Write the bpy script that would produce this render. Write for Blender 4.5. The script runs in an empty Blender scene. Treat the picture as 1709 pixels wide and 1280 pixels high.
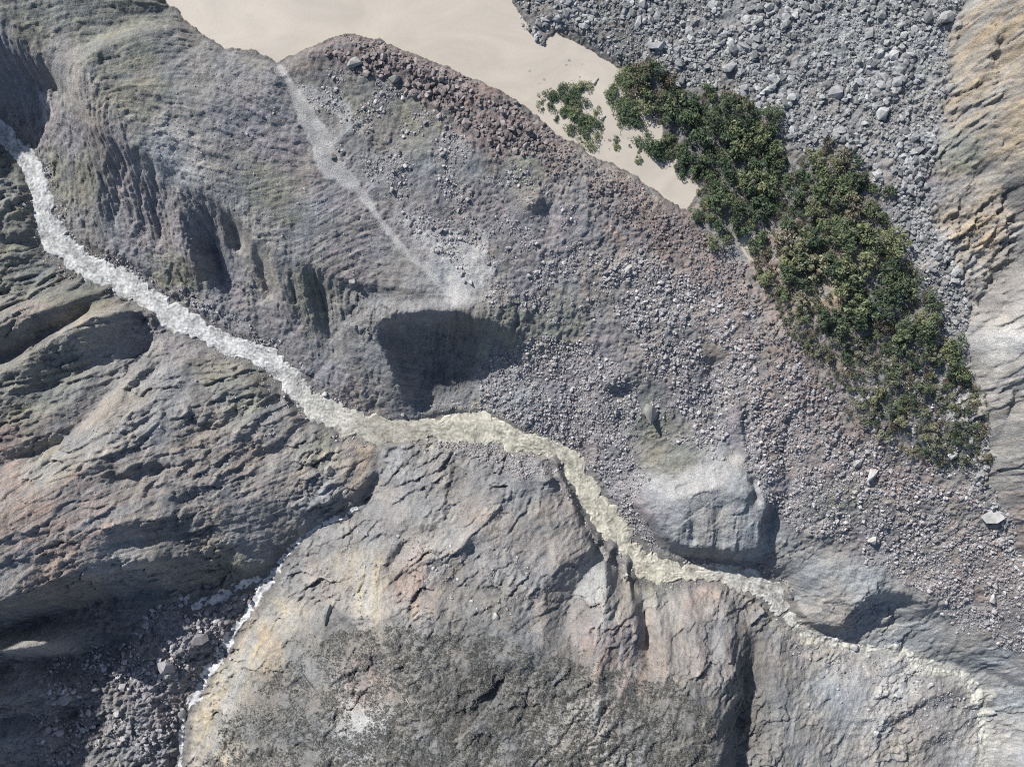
import bpy, bmesh, math, random
import numpy as np
from mathutils import Vector

random.seed(7)
RNG = np.random.default_rng(11)
scene = bpy.context.scene
C = scene.collection

# ------------------------------------------------------------------ camera, sky, sun, exposure
ALT = 355.0            # drone height above datum (m)
GSD = 0.25             # metres per survey pixel at datum
cam_d = bpy.data.cameras.new('camera')
cam = bpy.data.objects.new('camera', cam_d)
C.objects.link(cam)
cam.location = (0, 0, ALT)
cam.rotation_euler = (0, 0, 0)
cam_d.sensor_width = 36.0
cam_d.lens = 36.0 * ALT / (1709 * GSD)
cam_d.clip_start = 1.0
cam_d.clip_end = 5000.0
scene.camera = cam

SUN_EL = math.radians(37)
SUN_AZ = Vector((-0.69, 0.724))          # towards the sun, on the ground
world = bpy.data.worlds.new('World')
scene.world = world
world.use_nodes = True
nt = world.node_tree
sky = nt.nodes.new('ShaderNodeTexSky')
sky.sky_type = 'NISHITA'
sky.sun_disc = False
sky.sun_elevation = SUN_EL
sky.sun_rotation = math.atan2(SUN_AZ.x, SUN_AZ.y)
bg = nt.nodes['Background']
bg.inputs['Strength'].default_value = 0.088
nt.links.new(sky.outputs[0], bg.inputs[0])
sun_d = bpy.data.lights.new('sun', 'SUN')
sun_d.energy = 4.6
sun_d.angle = math.radians(0.6)
sun_d.color = (1.0, 0.975, 0.935)
sun = bpy.data.objects.new('sun', sun_d)
C.objects.link(sun)
sun.location = (-200, 260, 400)
sd = Vector((-SUN_AZ.x * math.cos(SUN_EL), -SUN_AZ.y * math.cos(SUN_EL), -math.sin(SUN_EL)))
sun.rotation_euler = sd.to_track_quat('-Z', 'Y').to_euler()
scene.view_settings.view_transform = 'Standard'
scene.view_settings.look = 'None'
scene.view_settings.exposure = 0.42
scene.cycles.use_denoising = False
scene.cycles.pixel_filter_type = 'BLACKMAN_HARRIS'
scene.cycles.filter_width = 1.1
scene.view_settings.gamma = 1.0

# ------------------------------------------------------------------ numeric helpers
_perm = np.random.default_rng(3).permutation(4096)
_ang = np.random.default_rng(4).random(4096) * 2 * np.pi
_gx, _gy = np.cos(_ang).astype(np.float32), np.sin(_ang).astype(np.float32)

def perlin(x, y, seed=0):
    x = np.asarray(x, np.float32); y = np.asarray(y, np.float32)
    xi = np.floor(x).astype(np.int64); yi = np.floor(y).astype(np.int64)
    fx = (x - xi).astype(np.float32); fy = (y - yi).astype(np.float32)
    def g(ix, iy, dx, dy):
        h = _perm[(_perm[(ix + seed * 131) & 4095] + iy + seed * 17) & 4095]
        return _gx[h] * dx + _gy[h] * dy
    u = fx * fx * fx * (fx * (fx * 6 - 15) + 10)
    v = fy * fy * fy * (fy * (fy * 6 - 15) + 10)
    n00 = g(xi, yi, fx, fy); n10 = g(xi + 1, yi, fx - 1, fy)
    n01 = g(xi, yi + 1, fx, fy - 1); n11 = g(xi + 1, yi + 1, fx - 1, fy - 1)
    a = n00 + u * (n10 - n00); b = n01 + u * (n11 - n01)
    return (a + v * (b - a)) * 1.5

def fbm(x, y, wl, octs=4, seed=0, gain=0.5):
    t = 0; a = 1.0
    for k in range(octs):
        t = t + a * perlin(x / wl, y / wl, seed + k); a *= gain; wl *= 0.5
    return t

def blur(a, s):
    r = int(3 * s + 1)
    k = np.exp(-0.5 * (np.arange(-r, r + 1) / s) ** 2); k /= k.sum()
    for ax in (0, 1):
        p = np.pad(a, [(r, r) if i == ax else (0, 0) for i in (0, 1)], mode='edge')
        o = np.zeros_like(a)
        for i, w in enumerate(k):
            o += w * (p[i:i + a.shape[0], :] if ax == 0 else p[:, i:i + a.shape[1]])
        a = o
    return a

def bil(A, x0, y0, st, x, y):
    """bilinear lookup, A[iy, ix]"""
    fx = np.clip((np.asarray(x) - x0) / st, 0, A.shape[1] - 1.001)
    fy = np.clip((np.asarray(y) - y0) / st, 0, A.shape[0] - 1.001)
    ix = fx.astype(np.int64); iy = fy.astype(np.int64)
    fx = (fx - ix).astype(np.float32); fy = (fy - iy).astype(np.float32)
    a = A[iy, ix] * (1 - fx) + A[iy, ix + 1] * fx
    b = A[iy + 1, ix] * (1 - fx) + A[iy + 1, ix + 1] * fx
    return a * (1 - fy) + b * fy

def at_z(px, py, z):
    """survey pixel + known height -> world x, y"""
    f = (ALT - np.asarray(z, float)) / ALT
    return (np.asarray(px, float) - 854.5) * GSD * f, (640 - np.asarray(py, float)) * GSD * f

# ------------------------------------------------------------------ the land: survey lines (x, y, height)
LAKE_Z = 40.0
STREAM = [(-120,170,17.5,20),(-50,195,16,20),(0,222,14.5,19),(40,258,14,17),(65,310,13,17),(78,360,12.2,22),(92,405,11,26),(130,435,10,21),
          (180,460,9,21),(235,487,8.2,22),(270,518,7.6,22),(320,545,7,21),(380,575,6,17),(450,597,5,19),(485,640,4,20),
          (530,680,3.2,23),(590,708,2.4,24),(650,722,1.8,21),(695,718,1.4,16),(745,712,1,27),(800,712,.6,27),(860,735,.1,20),
          (915,748,-.6,15),(948,772,-1.6,23),(975,815,-2.6,23),(1005,860,-3.6,24),(1035,905,-4.6,28),(1075,945,-5.6,28),(1130,955,-6.4,20),
          (1190,955,-7,18),(1250,965,-7.8,22),(1290,990,-8.6,22),(1310,1022,-9.6,16)]
CHAN = [(1310,1022,-9.6),(1335,1052,-10.4),(1420,1082,-11.2),(1505,1085,-12),(1530,1108,-12.6),(1600,1122,-13.4),(1635,1160,-14.4),(1640,1210,-15.4),(1640,1290,-17),(1650,1420,-20)]
RIV = [(600,846,3.2,4),(575,862,2.6,6),(545,872,2,5),(515,888,1.3,4),(495,908,.6,4),(474,928,0,5),(455,962,-.8,7),(435,992,-1.5,7),(415,1022,-2.4,5),
       (395,1050,-3.4,6),(372,1085,-4.6,8),(345,1125,-6,7),(325,1160,-7.2,9),(308,1190,-8.2,6),(304,1230,-9.4,4),(301,1285,-11,4),(298,1380,-14,4)]
RIV2 = [(318,1016,2.5,3),(345,1003,1.2,4),(372,993,.3,4),(396,983,-.2,4),(415,972,-.5,3),(440,962,-.8,3)]
SHORE = [(180,-420),(190,-200),(235,-60),(275,0),(302,25),(330,55),(375,80),(430,88),(462,108),(500,85),(560,62),(590,55),(640,70),(700,95),
         (760,120),(830,150),(880,180),(930,225),(1000,265),(1060,290),(1100,325),(1148,350),(1166,322),(1182,297),(1150,285),(1125,262),
         (1100,240),(1108,216),(1122,210),(1100,205),(1085,190),(1072,165),(1055,140),(1045,120),(990,88),(932,55),(916,62),(908,80),(890,62),
         (880,40),(850,0),(800,-110),(770,-300),(760,-420)]

def offs(poly, d):
    P = np.array(poly, float); n = len(P); out = []
    for i in range(n):
        a, b = P[i - 1], P[(i + 1) % n]
        t = b - a; t /= np.hypot(*t) + 1e-9
        out.append(P[i] + d * np.array([t[1], -t[0]]))
    return out

LINES = []
def L(*pts): LINES.append([tuple(map(float, p)) for p in pts])
# stream bed (flat floor) and channel
L(*[(p[0], p[1], p[2] - .5) for p in STREAM])
def side(pts, k, dz, w=None):
    P = np.array([(p[0], p[1]) for p in pts], float); out = []
    for i in range(len(P)):
        a, b = P[max(i - 1, 0)], P[min(i + 1, len(P) - 1)]
        t = b - a; t /= np.hypot(*t)
        h = (pts[i][3] if w is None else w)
        out.append((P[i][0] + t[1] * h * k, P[i][1] - t[0] * h * k, pts[i][2] + dz))
    return out
L(*side(STREAM, .8, -.1)); L(*side(STREAM, -.8, -.1))
L(*side(STREAM, 1.35, 1.2)); L(*side(STREAM, -1.35, 1.2))
L(*CHAN); L(*[(p[0], p[1], p[2]) for p in RIV]); L(*[(p[0], p[1], p[2]) for p in RIV2])
L(*side(CHAN, 1, .8, 12)); L(*side(CHAN, -1, .8, 12))
# lake shore and bed
L(*[(x, y, LAKE_Z) for x, y in SHORE])
L((230,-420,33),(260,-100,34),(320,0,36),(350,40,37),(440,70,37.8),(480,80,38),(560,42,36.5),(640,45,36),(720,75,36.5),(800,110,37),(870,140,37),(950,195,37.5),(1030,240,38),(1110,300,38.6),(1140,325,39))
L((700,-420,33),(740,-150,34),(800,0,36),(850,60,37),(920,90,37.5),(1000,130,38.2),(1050,180,38.6))
L((480,-400,28),(520,-50,32),(560,0,34),(760,60,35.5))
# upper left hillside
L((-200,-60,58),(0,-30,55),(120,-20,54),(220,-40,49),(268,-6,43))
L((0,20,51.5),(100,0,53),(200,0,50),(262,4,44.5))
L((10,62,46.5),(60,72,47.5),(110,84,49),(160,62,49),(220,38,47.5),(290,26,43))           # crease
L((0,72,44),(40,90,43.5),(90,100,46),(130,116,50))
L((130,116,50),(155,88,54),(205,62,53),(255,52,50),(300,48,44))                       # bulge crest
L((130,116,50),(132,150,49),(142,185,47.5),(168,222,46),(230,252,44.5),(290,278,43),(335,305,41.5),(395,368,38),(430,405,36),(480,428,34.5),(525,448,33),(575,468,32),(650,476,32),(740,492,30.5))
L((200,140,53),(280,160,51),(370,170,47.5),(440,160,43.5),(468,126,41))
L((330,92,44.5),(420,102,42.5),(455,116,41))
L((250,210,49),(350,250,46),(450,300,42),(540,360,38),(620,420,33))
L((-250,40,52),(-150,60,48),(0,70,45))
# scarp face below the terrace: spurs and gullies
L((0,130,30),(50,140,29),(100,150,32)); L((0,170,22),(40,180,22),(80,195,23)); L((0,196,17.5),(30,206,17.5))
L((-40,150,22),(20,195,18.5),(60,225,17.5),(95,290,16.5),(112,350,15),(140,400,14),(200,430,13.5),(260,455,12.5),(320,480,12),(400,515,10.5),(470,560,9),(530,620,8),(570,660,6.5))
L((170,240,41),(165,300,29),(160,360,19)); L((200,255,40),(195,310,27.5),(190,370,17.5))
L((230,260,41.5),(235,320,29.5),(240,390,18.5)); L((255,275,39),(262,340,27.5),(268,400,18))
L((290,285,40),(292,340,33),(305,400,28),(322,440,24),(336,452,20))                   # buttress
L((346,372,26),(356,410,17),(366,445,12),(372,470,11))                                # its shadow gully
L((358,335,38),(375,360,33),(372,400,25),(378,440,17),(395,480,13))
L((386,362,31),(396,385,24.5),(404,415,19))                                           # recess
L((418,405,33),(424,440,24),(430,480,17))
L((432,420,27),(440,455,20),(452,490,15))
L((450,432,34),(470,480,27),(500,530,18),(520,570,13))
L((520,452,30),(535,500,22),(545,545,16),(560,590,11)); L((500,450,33),(512,500,26.5),(530,545,18))
L((560,480,29),(572,520,25),(570,570,18),(590,630,9.5))
L((575,480,27.5),(650,494,29.5),(720,504,30.8),(740,506,31))
# bowl scarp
L((596,540,26.5),(622,530,29),(640,534,30),(662,522,31.5),(694,524,33),(716,514,33.5),(748,522,33.5),(772,518,33),(796,534,31),(822,532,28.5),(846,552,24.5),(870,566,20))
L((600,536,27),(618,552,26),(632,578,23.5),(646,600,21),(656,626,17.5),(668,648,13.5),(680,672,8.5),(692,690,4))
L((585,575,20),(600,610,14),(612,645,9.5)); L((640,548,24),(656,556,17.5),(668,580,12.5),(684,612,8),(696,640,5),(706,668,3.2),(716,688,2.4))
L((684,546,18),(702,540,19),(730,552,15),(752,544,17),(785,558,14)); L((712,584,10),(750,588,7),(790,596,8)); L((735,622,5),(768,622,4),(740,660,2.6),(785,655,2.4)); L((797,600,9.5),(794,640,4.2),(802,672,2.6))
L((800,606,9),(825,588,12),(850,574,15))
L((640,690,4.2),(690,694,3),(740,688,2.6),(790,680,2.6))
# dam / slide debris
L((470,124,41),(500,98,42.8),(560,76,44.5),(592,70,45),(640,86,45),(700,112,45),(760,138,45),(825,166,45.5),(870,198,45.5),(918,240,45.5),(990,282,44.5),(1050,308,43.5),(1090,340,43),(1140,368,42.6),(1170,390,42.4))
L((462,110,39.8),(476,128,39.4),(500,160,38.6),(520,195,38),(545,240,37.2),(562,280,36.4),(600,325,34.6),(640,375,32.4),(680,420,31.6),(720,460,30.6),(745,490,29.8))
L((520,130,42),(600,150,41.5),(680,180,41.5),(760,220,42),(830,262,42.5))
L((560,180,39.4),(600,250,38.2),(660,300,37),(720,350,34.5),(780,400,31.5),(800,470,30),(810,510,30))
L((700,240,40.5),(760,300,38.5),(850,310,40),(920,300,42),(950,340,40.5),(1050,370,40.5))
L((850,380,35),(900,430,33),(960,450,33),(1040,450,35),(1130,430,38.5),(1200,430,40.5))
L((905,350,37),(925,365,35.5),(910,385,35)); L((880,340,41),(900,330,41.5))
L((880,500,27),(930,540,24),(900,560,20)); L((960,500,28.5),(1020,540,27.5),(1100,520,31),(1180,500,35),(1250,490,40))
L((850,600,12),(900,640,9.5),(880,690,5)); L((940,600,17),(960,660,11),(960,710,5),(930,728,2))
L((1000,600,21),(1010,660,16),(1000,720,8),(990,780,2)); L((1010,640,20),(1040,635,20.5),(1060,640,19)); L((1020,655,14),(1045,652,14.5))
L((1070,690,15),(1095,690,15),(1092,720,12)); L((1060,600,24),(1100,620,23),(1150,640,23))
L((1200,560,34),(1220,640,28),(1240,720,22),(1260,800,18))
L((1190,600,26),(1200,680,20),(1215,760,15)); L((1300,560,40),(1330,620,36),(1380,690,31),(1440,760,27))
L((1300,680,29),(1330,760,22),(1350,840,15),(1380,900,9.5))
L((1186,610,23),(1192,660,18.5),(1199,720,15)); L((1205,590,29.5),(1212,640,25),(1222,720,19.5)); L((1204,600,27.5),(1206,650,21.5),(1212,700,17.5),(1224,760,13.5)); L((1236,700,20),(1246,760,15.5),(1258,830,10.5)); L((1262,700,24),(1272,770,18.5),(1280,830,14)); L((1310,700,24),(1318,770,17.5),(1322,840,10.5)); L((1060,780,5),(1040,830,2),(1080,880,0),(1110,915,-2))
L((1450,820,22),(1480,880,16),(1500,930,10),(1530,970,6)); L((1560,820,27),(1590,900,20),(1620,970,13),(1660,1040,7),(1709,1090,3))
# gap pond + thicket lobes
L((1236,388,40.2),(1248,408,40.0),(1256,428,40.3))
L((1100,150,41.5),(1150,190,42.5),(1200,230,44),(1230,300,44.5),(1200,350,43)); L((1290,250,46),(1300,310,45),(1275,370,43))
L((1380,270,49),(1390,360,48.5),(1420,450,47.5),(1470,550,45),(1530,650,41),(1590,740,36.5))
L((1300,420,44),(1330,500,42.5),(1400,620,39),(1470,710,34.5),(1540,780,31))
# talus
L((900,20,42.5),(960,40,43),(1040,90,43.5),(1100,110,44)); L((1100,0,46),(1250,0,50.5),(1400,0,54),(1550,0,57.5)); L((1000,-200,50),(1300,-200,60),(1600,-200,69))
L((1150,100,45.5),(1300,120,49.5),(1450,120,53),(1560,110,56)); L((1230,180,46.5),(1330,210,49),(1450,230,51.5),(1540,260,53)); L((1480,330,50.5),(1530,380,50),(1560,440,48.5),(1590,500,46))
# right-hand cliff
L((1618,-200,70),(1612,0,59),(1596,100,57),(1580,180,55),(1562,250,53.5),(1558,330,52),(1566,390,50),(1590,440,48.5),(1612,490,46.5),(1618,540,44.5),(1614,600,42),(1628,660,40),(1640,720,37.5),(1655,800,33),(1680,880,28),(1709,940,24))
L((1709,-50,76),(1709,100,73),(1705,200,69),(1690,290,63),(1660,360,56),(1630,420,51.5)); L((1660,40,68),(1650,150,64.5),(1630,250,60)); L((1625,290,57),(1610,345,54)); L((1690,310,60.5),(1668,352,55))
L((1672,60,66.5),(1664,120,64)); L((1640,180,61),(1668,165,66)); L((1612,300,53.5),(1640,290,56.5))
L((1709,350,61),(1690,400,55),(1672,446,51),(1645,478,47.5),(1622,505,45.5)); L((1709,400,58),(1694,440,53),(1680,462,50),(1655,486,47),(1636,512,45.5)); L((1709,470,60),(1690,484,57.5),(1664,506,53),(1636,536,48.5))
L((1680,560,57),(1660,620,52),(1645,690,43.5)); L((1709,520,62),(1709,610,59),(1690,680,50),(1660,730,41)); L((1700,640,54),(1684,690,46),(1664,738,39.5)); L((1709,680,53),(1690,720,47),(1670,750,39.5)); L((1709,760,48),(1700,830,38))
L((1900,0,105),(1900,400,92),(1900,800,75)); L((1900,1100,40),(1900,1400,20))
# smooth dome and its cliff
L((1076,840,8),(1105,808,11),(1150,784,14),(1200,772,16.5),(1240,796,18),(1276,838,17))
L((1120,840,14),(1160,822,18),(1205,812,20),(1250,832,20))
L((1086,858,9),(1110,896,8),(1150,912,8.4),(1200,918,8.5),(1250,920,9),(1264,914,9.5)); L((1140,850,14),(1135,900,9)); L((1158,860,11.5),(1156,905,5.5)); L((1178,850,15),(1180,905,9.5)); L((1204,840,15),(1206,905,8)); L((1225,850,16.5),(1235,905,10))
L((1276,838,16),(1272,870,14.5),(1264,914,9.5)); L((1288,850,8),(1282,880,5),(1278,930,-1.5)); L((1300,850,9),(1300,900,5),(1292,940,-.5))
L((1100,930,-4.6),(1150,938,-5.6),(1200,938,-6),(1262,946,-6.2),(1290,962,-6.5))
# bench right of the stream
L((1290,950,-1.5),(1320,930,3),(1360,915,6),(1420,912,8.5),(1450,940,7.5),(1460,975,7))
L((1318,990,-2.2),(1340,1026,-2.4),(1370,1044,-1.4),(1405,1044,1),(1428,1012,4.5),(1460,976,7),(1500,986,6.5),(1530,1000,5),(1560,1016,2))
L((1350,960,3),(1400,990,4.5)); L((1345,1056,-9.6),(1400,1064,-9.6),(1430,1050,-9.8),(1465,1040,-9.5),(1500,1044,-9),(1540,1040,-5)); L((1440,1024,-6),(1475,998,-4),(1510,1004,-3.4))
L((1510,1060,-9.5),(1560,1030,-2),(1620,1070,-1.5),(1680,1120,-4),(1709,1140,-4)); L((1580,1090,-9),(1640,1120,-10.5),(1690,1142,-9.5))
# basin lower right
L((1330,1080,-8.6),(1400,1110,-9.4),(1480,1120,-11),(1520,1150,-12.4)); L((1300,1080,-4),(1330,1150,-2),(1350,1220,-.5),(1340,1300,1)); L((1420,1150,-7.4),(1400,1230,-4.5),(1400,1300,-3))
L((1480,1210,-8.6),(1530,1170,-9.6),(1590,1152,-11)); L((1482,1222,-11),(1534,1184,-12.2),(1600,1168,-13.2)); L((1460,1240,-8),(1430,1290,-6.5)); L((1520,1240,-10),(1560,1225,-11),(1610,1200,-13)); L((1560,1240,-13),(1600,1230,-14.4)); L((1480,1260,-9),(1530,1300,-11))
L((1700,1180,-10),(1690,1260,-12),(1680,1400,-15)); L((1760,1100,0),(1780,1300,-4))
# south hill
L((645,745,3.8),(700,748,3.2),(780,752,2.6),(860,762,2.4),(905,775,2)); L((650,800,8),(720,790,8),(800,790,7),(880,800,6.5),(930,800,5.5)); L((925,770,3.5),(940,800,5.5),(950,830,5.5),(975,880,4.5),(1000,905,3.2)); L((912,762,1.5),(918,785,1.5)); L((955,812,.4),(962,845,-.6),(985,880,-1.6),(1010,906,-2.6))
L((640,860,10),(720,870,14),(800,880,15.5),(880,880,13),(940,890,9.5),(985,905,5.6))
L((560,900,7),(600,930,13),(650,960,18.5),(700,940,19),(760,920,20),(778,900,20)); L((650,930,15),(665,905,14)); L((656,940,12.5),(674,908,11.5)); L((790,915,15.5),(760,960,19),(730,990,22))
L((480,990,4),(520,1010,10),(560,1000,16)); L((460,1060,9),(520,1060,15),(580,1040,21),(640,1020,25),(720,1030,27),(800,1040,27),(860,1010,24),(920,960,18),(965,925,11),(990,912,7))
L((420,1120,8),(470,1130,16),(560,1120,25),(660,1110,31),(780,1110,34),(880,1100,33)); L((360,1240,6),(420,1230,17),(520,1220,30),(640,1210,38),(760,1220,41),(860,1200,38)); L((350,1400,14),(500,1400,38),(760,1400,50),(1000,1400,44),(1180,1400,34)); L((820,1150,34),(780,1180,38)); L((850,1120,29),(812,1165,33),(790,1190,35))
L((1012,912,-1),(995,935,3),(970,968,7.5),(950,1005,12),(944,1040,16),(946,1070,20))
L((1022,920,3),(1012,950,9),(1010,1000,15.5),(1005,1060,21),(1000,1120,28),(990,1220,36))
L((1046,936,-1),(1052,980,6),(1058,1030,12),(1064,1070,17))
L((1056,956,-3.6),(1072,1000,-.5),(1076,1050,4),(1080,1085,9),(1080,1108,15.5))
L((1092,985,0),(1098,1040,9),(1105,1080,15.5),(1110,1140,24)); L((1150,980,-2.5),(1150,1040,8),(1170,1090,15),(1165,1160,24),(1150,1250,32))
L((1200,985,-5),(1210,1030,3),(1226,1062,5.5),(1206,1088,12),(1228,1122,13),(1212,1140,17),(1186,1162,22),(1214,1192,19),(1190,1226,26),(1206,1252,24),(1186,1285,29),(1198,1330,30)); L((1190,1065,7.5),(1188,1105,11.5)); 
L((1285,1030,-7.4),(1262,1060,-5.5),(1256,1100,-4.5),(1240,1135,-2.5),(1246,1170,-.5),(1226,1205,2),(1234,1240,4),(1226,1290,6)); L((1275,1100,-3),(1268,1180,1),(1275,1280,7)); L((1232,1020,-5.5),(1240,1050,0),(1230,1090,4.5)); L((1296,1130,.5),(1300,1200,3.5),(1310,1290,7))
# left hillside ribs
L((-30,215,18),(0,250,17.5),(25,280,17),(42,330,16),(48,385,15),(60,420,13.5)); L((-40,300,20),(0,320,18.5),(30,380,17)); L((-60,420,25),(0,430,21.5),(40,425,17.5)); L((0,392,20.5),(20,388,19.5)); L((8,402,18),(35,400,16))
L((70,440,14),(60,470,17),(30,490,19.5)); L((-40,500,23),(0,495,21.5),(40,480,19.5))
L((-60,566,36),(0,546,31),(40,530,28.5),(80,515,26),(120,500,22.5),(150,488,18),(175,478,13.5))
L((-60,640,27),(0,600,22),(35,590,20.5),(75,560,19.5),(120,535,17.5),(150,510,15))
L((-60,650,36),(0,625,31),(40,604,29),(65,580,28),(110,552,26.5),(160,530,24),(205,515,20),(238,522,16.5),(250,540,13))
L((60,650,24),(120,620,19),(165,606,16),(210,594,12.5),(245,574,9)); L((258,548,9),(254,574,9.2),(222,610,12.5),(190,645,17),(160,685,21),(125,715,24),(90,742,26),(0,775,32),(-80,800,38))
L((140,640,22),(100,680,27),(40,710,31),(0,720,34)); L((112,650,23),(120,668,20)); L((0,750,34),(60,738,30.5),(110,712,27))
L((275,565,10.5),(265,590,13),(215,640,20),(180,680,25),(150,715,28),(100,755,31.5)); L((268,608,12),(240,632,15.5),(215,650,18.5),(180,676,22.5))
L((330,585,11),(290,620,17),(250,660,22),(210,710,28),(120,790,36),(40,850,43),(-60,910,52)); L((400,610,12),(430,660,13),(420,700,16),(390,715,18.5),(360,725,20),(318,730,22.5)); L((430,665,11),(408,690,12),(380,712,15),(350,722,17.5),(322,728,19))
L((470,660,9),(490,700,9),(480,730,11),(440,745,15)); L((498,708,7.5),(470,745,9.5),(440,762,12)); L((300,650,18.5),(340,690,20))
L((280,760,25),(240,775,28),(200,790,31)); L((270,775,22),(235,790,25),(205,800,27.5)); L((330,810,25),(290,820,25.5),(260,830,27)); L((330,828,21),(300,838,22))
L((520,720,8),(560,745,8),(600,750,6),(635,752,4.6)); L((545,780,10),(590,790,8),(620,780,6.5)); L((450,790,15.5),(520,810,11.5),(580,810,8.4),(622,796,6.6)); 
L((642,764,3),(630,790,2.8),(612,825,2.6),(600,846,2.8))
L((622,785,7),(600,815,7.4),(560,838,8.6),(520,850,10.5)); L((570,860,3),(540,864,3))
L((420,830,18),(470,838,14),(520,850,10.5)); L((400,880,13.5),(440,900,9),(470,905,5.5),(495,890,4)); L((300,860,23),(360,850,20))
L((-60,880,50),(60,890,43),(130,890,39.5),(190,878,36.5),(240,868,32),(300,860,27))
L((200,905,30),(250,905,26),(320,890,20),(380,880,15.5)); L((-60,1010,52),(0,1006,46),(60,984,42),(120,958,37),(165,940,34),(210,932,31),(250,940,28),(285,930,24),(330,925,17),(370,935,12),(410,945,8),(440,940,4))
L((290,940,16),(270,955,14)); L((350,945,6),(390,958,3)); 
# ravine floor lower left
L((-60,1090,22),(0,1060,12),(60,1040,9),(120,1020,7),(180,1000,6),(240,985,5.5),(290,990,4),(320,1000,3)); L((-60,1085,36),(0,1088,30),(40,1080,27),(75,1074,23),(105,1070,18),(130,1070,9)); L((0,1110,6),(80,1100,2),(150,1090,0),(210,1060,1.5)); L((-60,1170,20),(20,1165,13),(60,1152,11),(110,1158,8),(128,1168,2)); L((0,1200,0),(100,1200,-4),(150,1180,-4)); L((-40,1240,6),(40,1230,3),(110,1235,-1)); L((0,1300,-2),(100,1280,-7),(130,1240,-6))
L((270,1020,5),(300,1040,4.5),(340,1045,2),(380,1050,-1)); L((230,1100,3),(280,1120,2.5),(310,1125,-1)); L((260,1080,6),(290,1090,5)); L((170,1170,.5),(220,1180,1),(260,1200,-2),(290,1240,-7)); L((150,1260,-2),(200,1300,-2),(240,1290,-6)); L((310,1080,4),(335,1078,2.5))
L((440,1040,5),(410,1090,3),(375,1140,0),(345,1190,-2),(330,1260,-5)); L((330,985,2.5),(380,1000,0))
# far surroundings
L((-700,-500,100),(-700,300,95),(-700,800,110),(-700,1400,80)); L((0,1800,40),(850,1900,70),(1400,1800,30)); L((2600,-400,150),(2600,500,130),(2600,1500,80)); L((200,-800,110),(500,-900,28),(1200,-900,130))
L((-100,1500,4),(150,1480,-10))

GX0, GX1, GY0, GY1 = -440.0, 440.0, -380.0, 380.0
def solve(step, init=None, its=100):
    nx = int((GX1 - GX0) / step) + 1; ny = int((GY1 - GY0) / step) + 1
    S = np.zeros(ny * nx); W = np.zeros(ny * nx)
    for ln in LINES:
        P = np.array(ln); X, Y = at_z(P[:, 0], P[:, 1], P[:, 2])
        for i in range(len(P) - 1):
            n = max(2, int(math.hypot(X[i + 1] - X[i], Y[i + 1] - Y[i]) / (0.6 * step)) + 1)
            t = np.linspace(0, 1, n)
            ix = np.round((X[i] + t * (X[i + 1] - X[i]) - GX0) / step).astype(int); iy = np.round((Y[i] + t * (Y[i + 1] - Y[i]) - GY0) / step).astype(int)
            ok = (ix >= 0) & (ix < nx) & (iy >= 0) & (iy < ny)
            k = (iy * nx + ix)[ok]
            np.add.at(S, k, (P[i, 2] + t * (P[i + 1, 2] - P[i, 2]))[ok]); np.add.at(W, k, 1)
    S = S.reshape(ny, nx); W = W.reshape(ny, nx)
    m = W > 0; val = np.where(m, S / np.maximum(W, 1), 0)
    if init is None:
        Z = np.full((ny, nx), val[m].mean())
    else:
        xs = GX0 + np.arange(nx) * step; ys = GY0 + np.arange(ny) * step
        XX, YY = np.meshgrid(xs, ys); Z = bil(init[0], GX0, GY0, init[1], XX, YY)
    Z = np.where(m, val, Z)
    for _ in range(its):
        Zp = np.pad(Z, 1, mode='edge')
        A = 0.25 * (Zp[:-2, 1:-1] + Zp[2:, 1:-1] + Zp[1:-1, :-2] + Zp[1:-1, 2:])
        Z = np.where(m, val, A)
    return Z, step
fld = None
for st_, it_ in ((16, 300), (8, 200), (4, 150), (2, 100), (1, 60)):
    fld = solve(st_, fld, it_)
ZC = (0.75 * blur(fld[0], 0.7) + 0.25 * blur(fld[0], 1.8)).astype(np.float32)

def at(px, py):
    """survey pixel -> world point on the land"""
    z = np.full(np.shape(px), 20.0)
    for _ in range(12):
        x, y = at_z(px, py, z); z = 0.5 * z + 0.5 * bil(ZC, GX0, GY0, 1.0, x, y)
    return x, y, z

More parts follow.
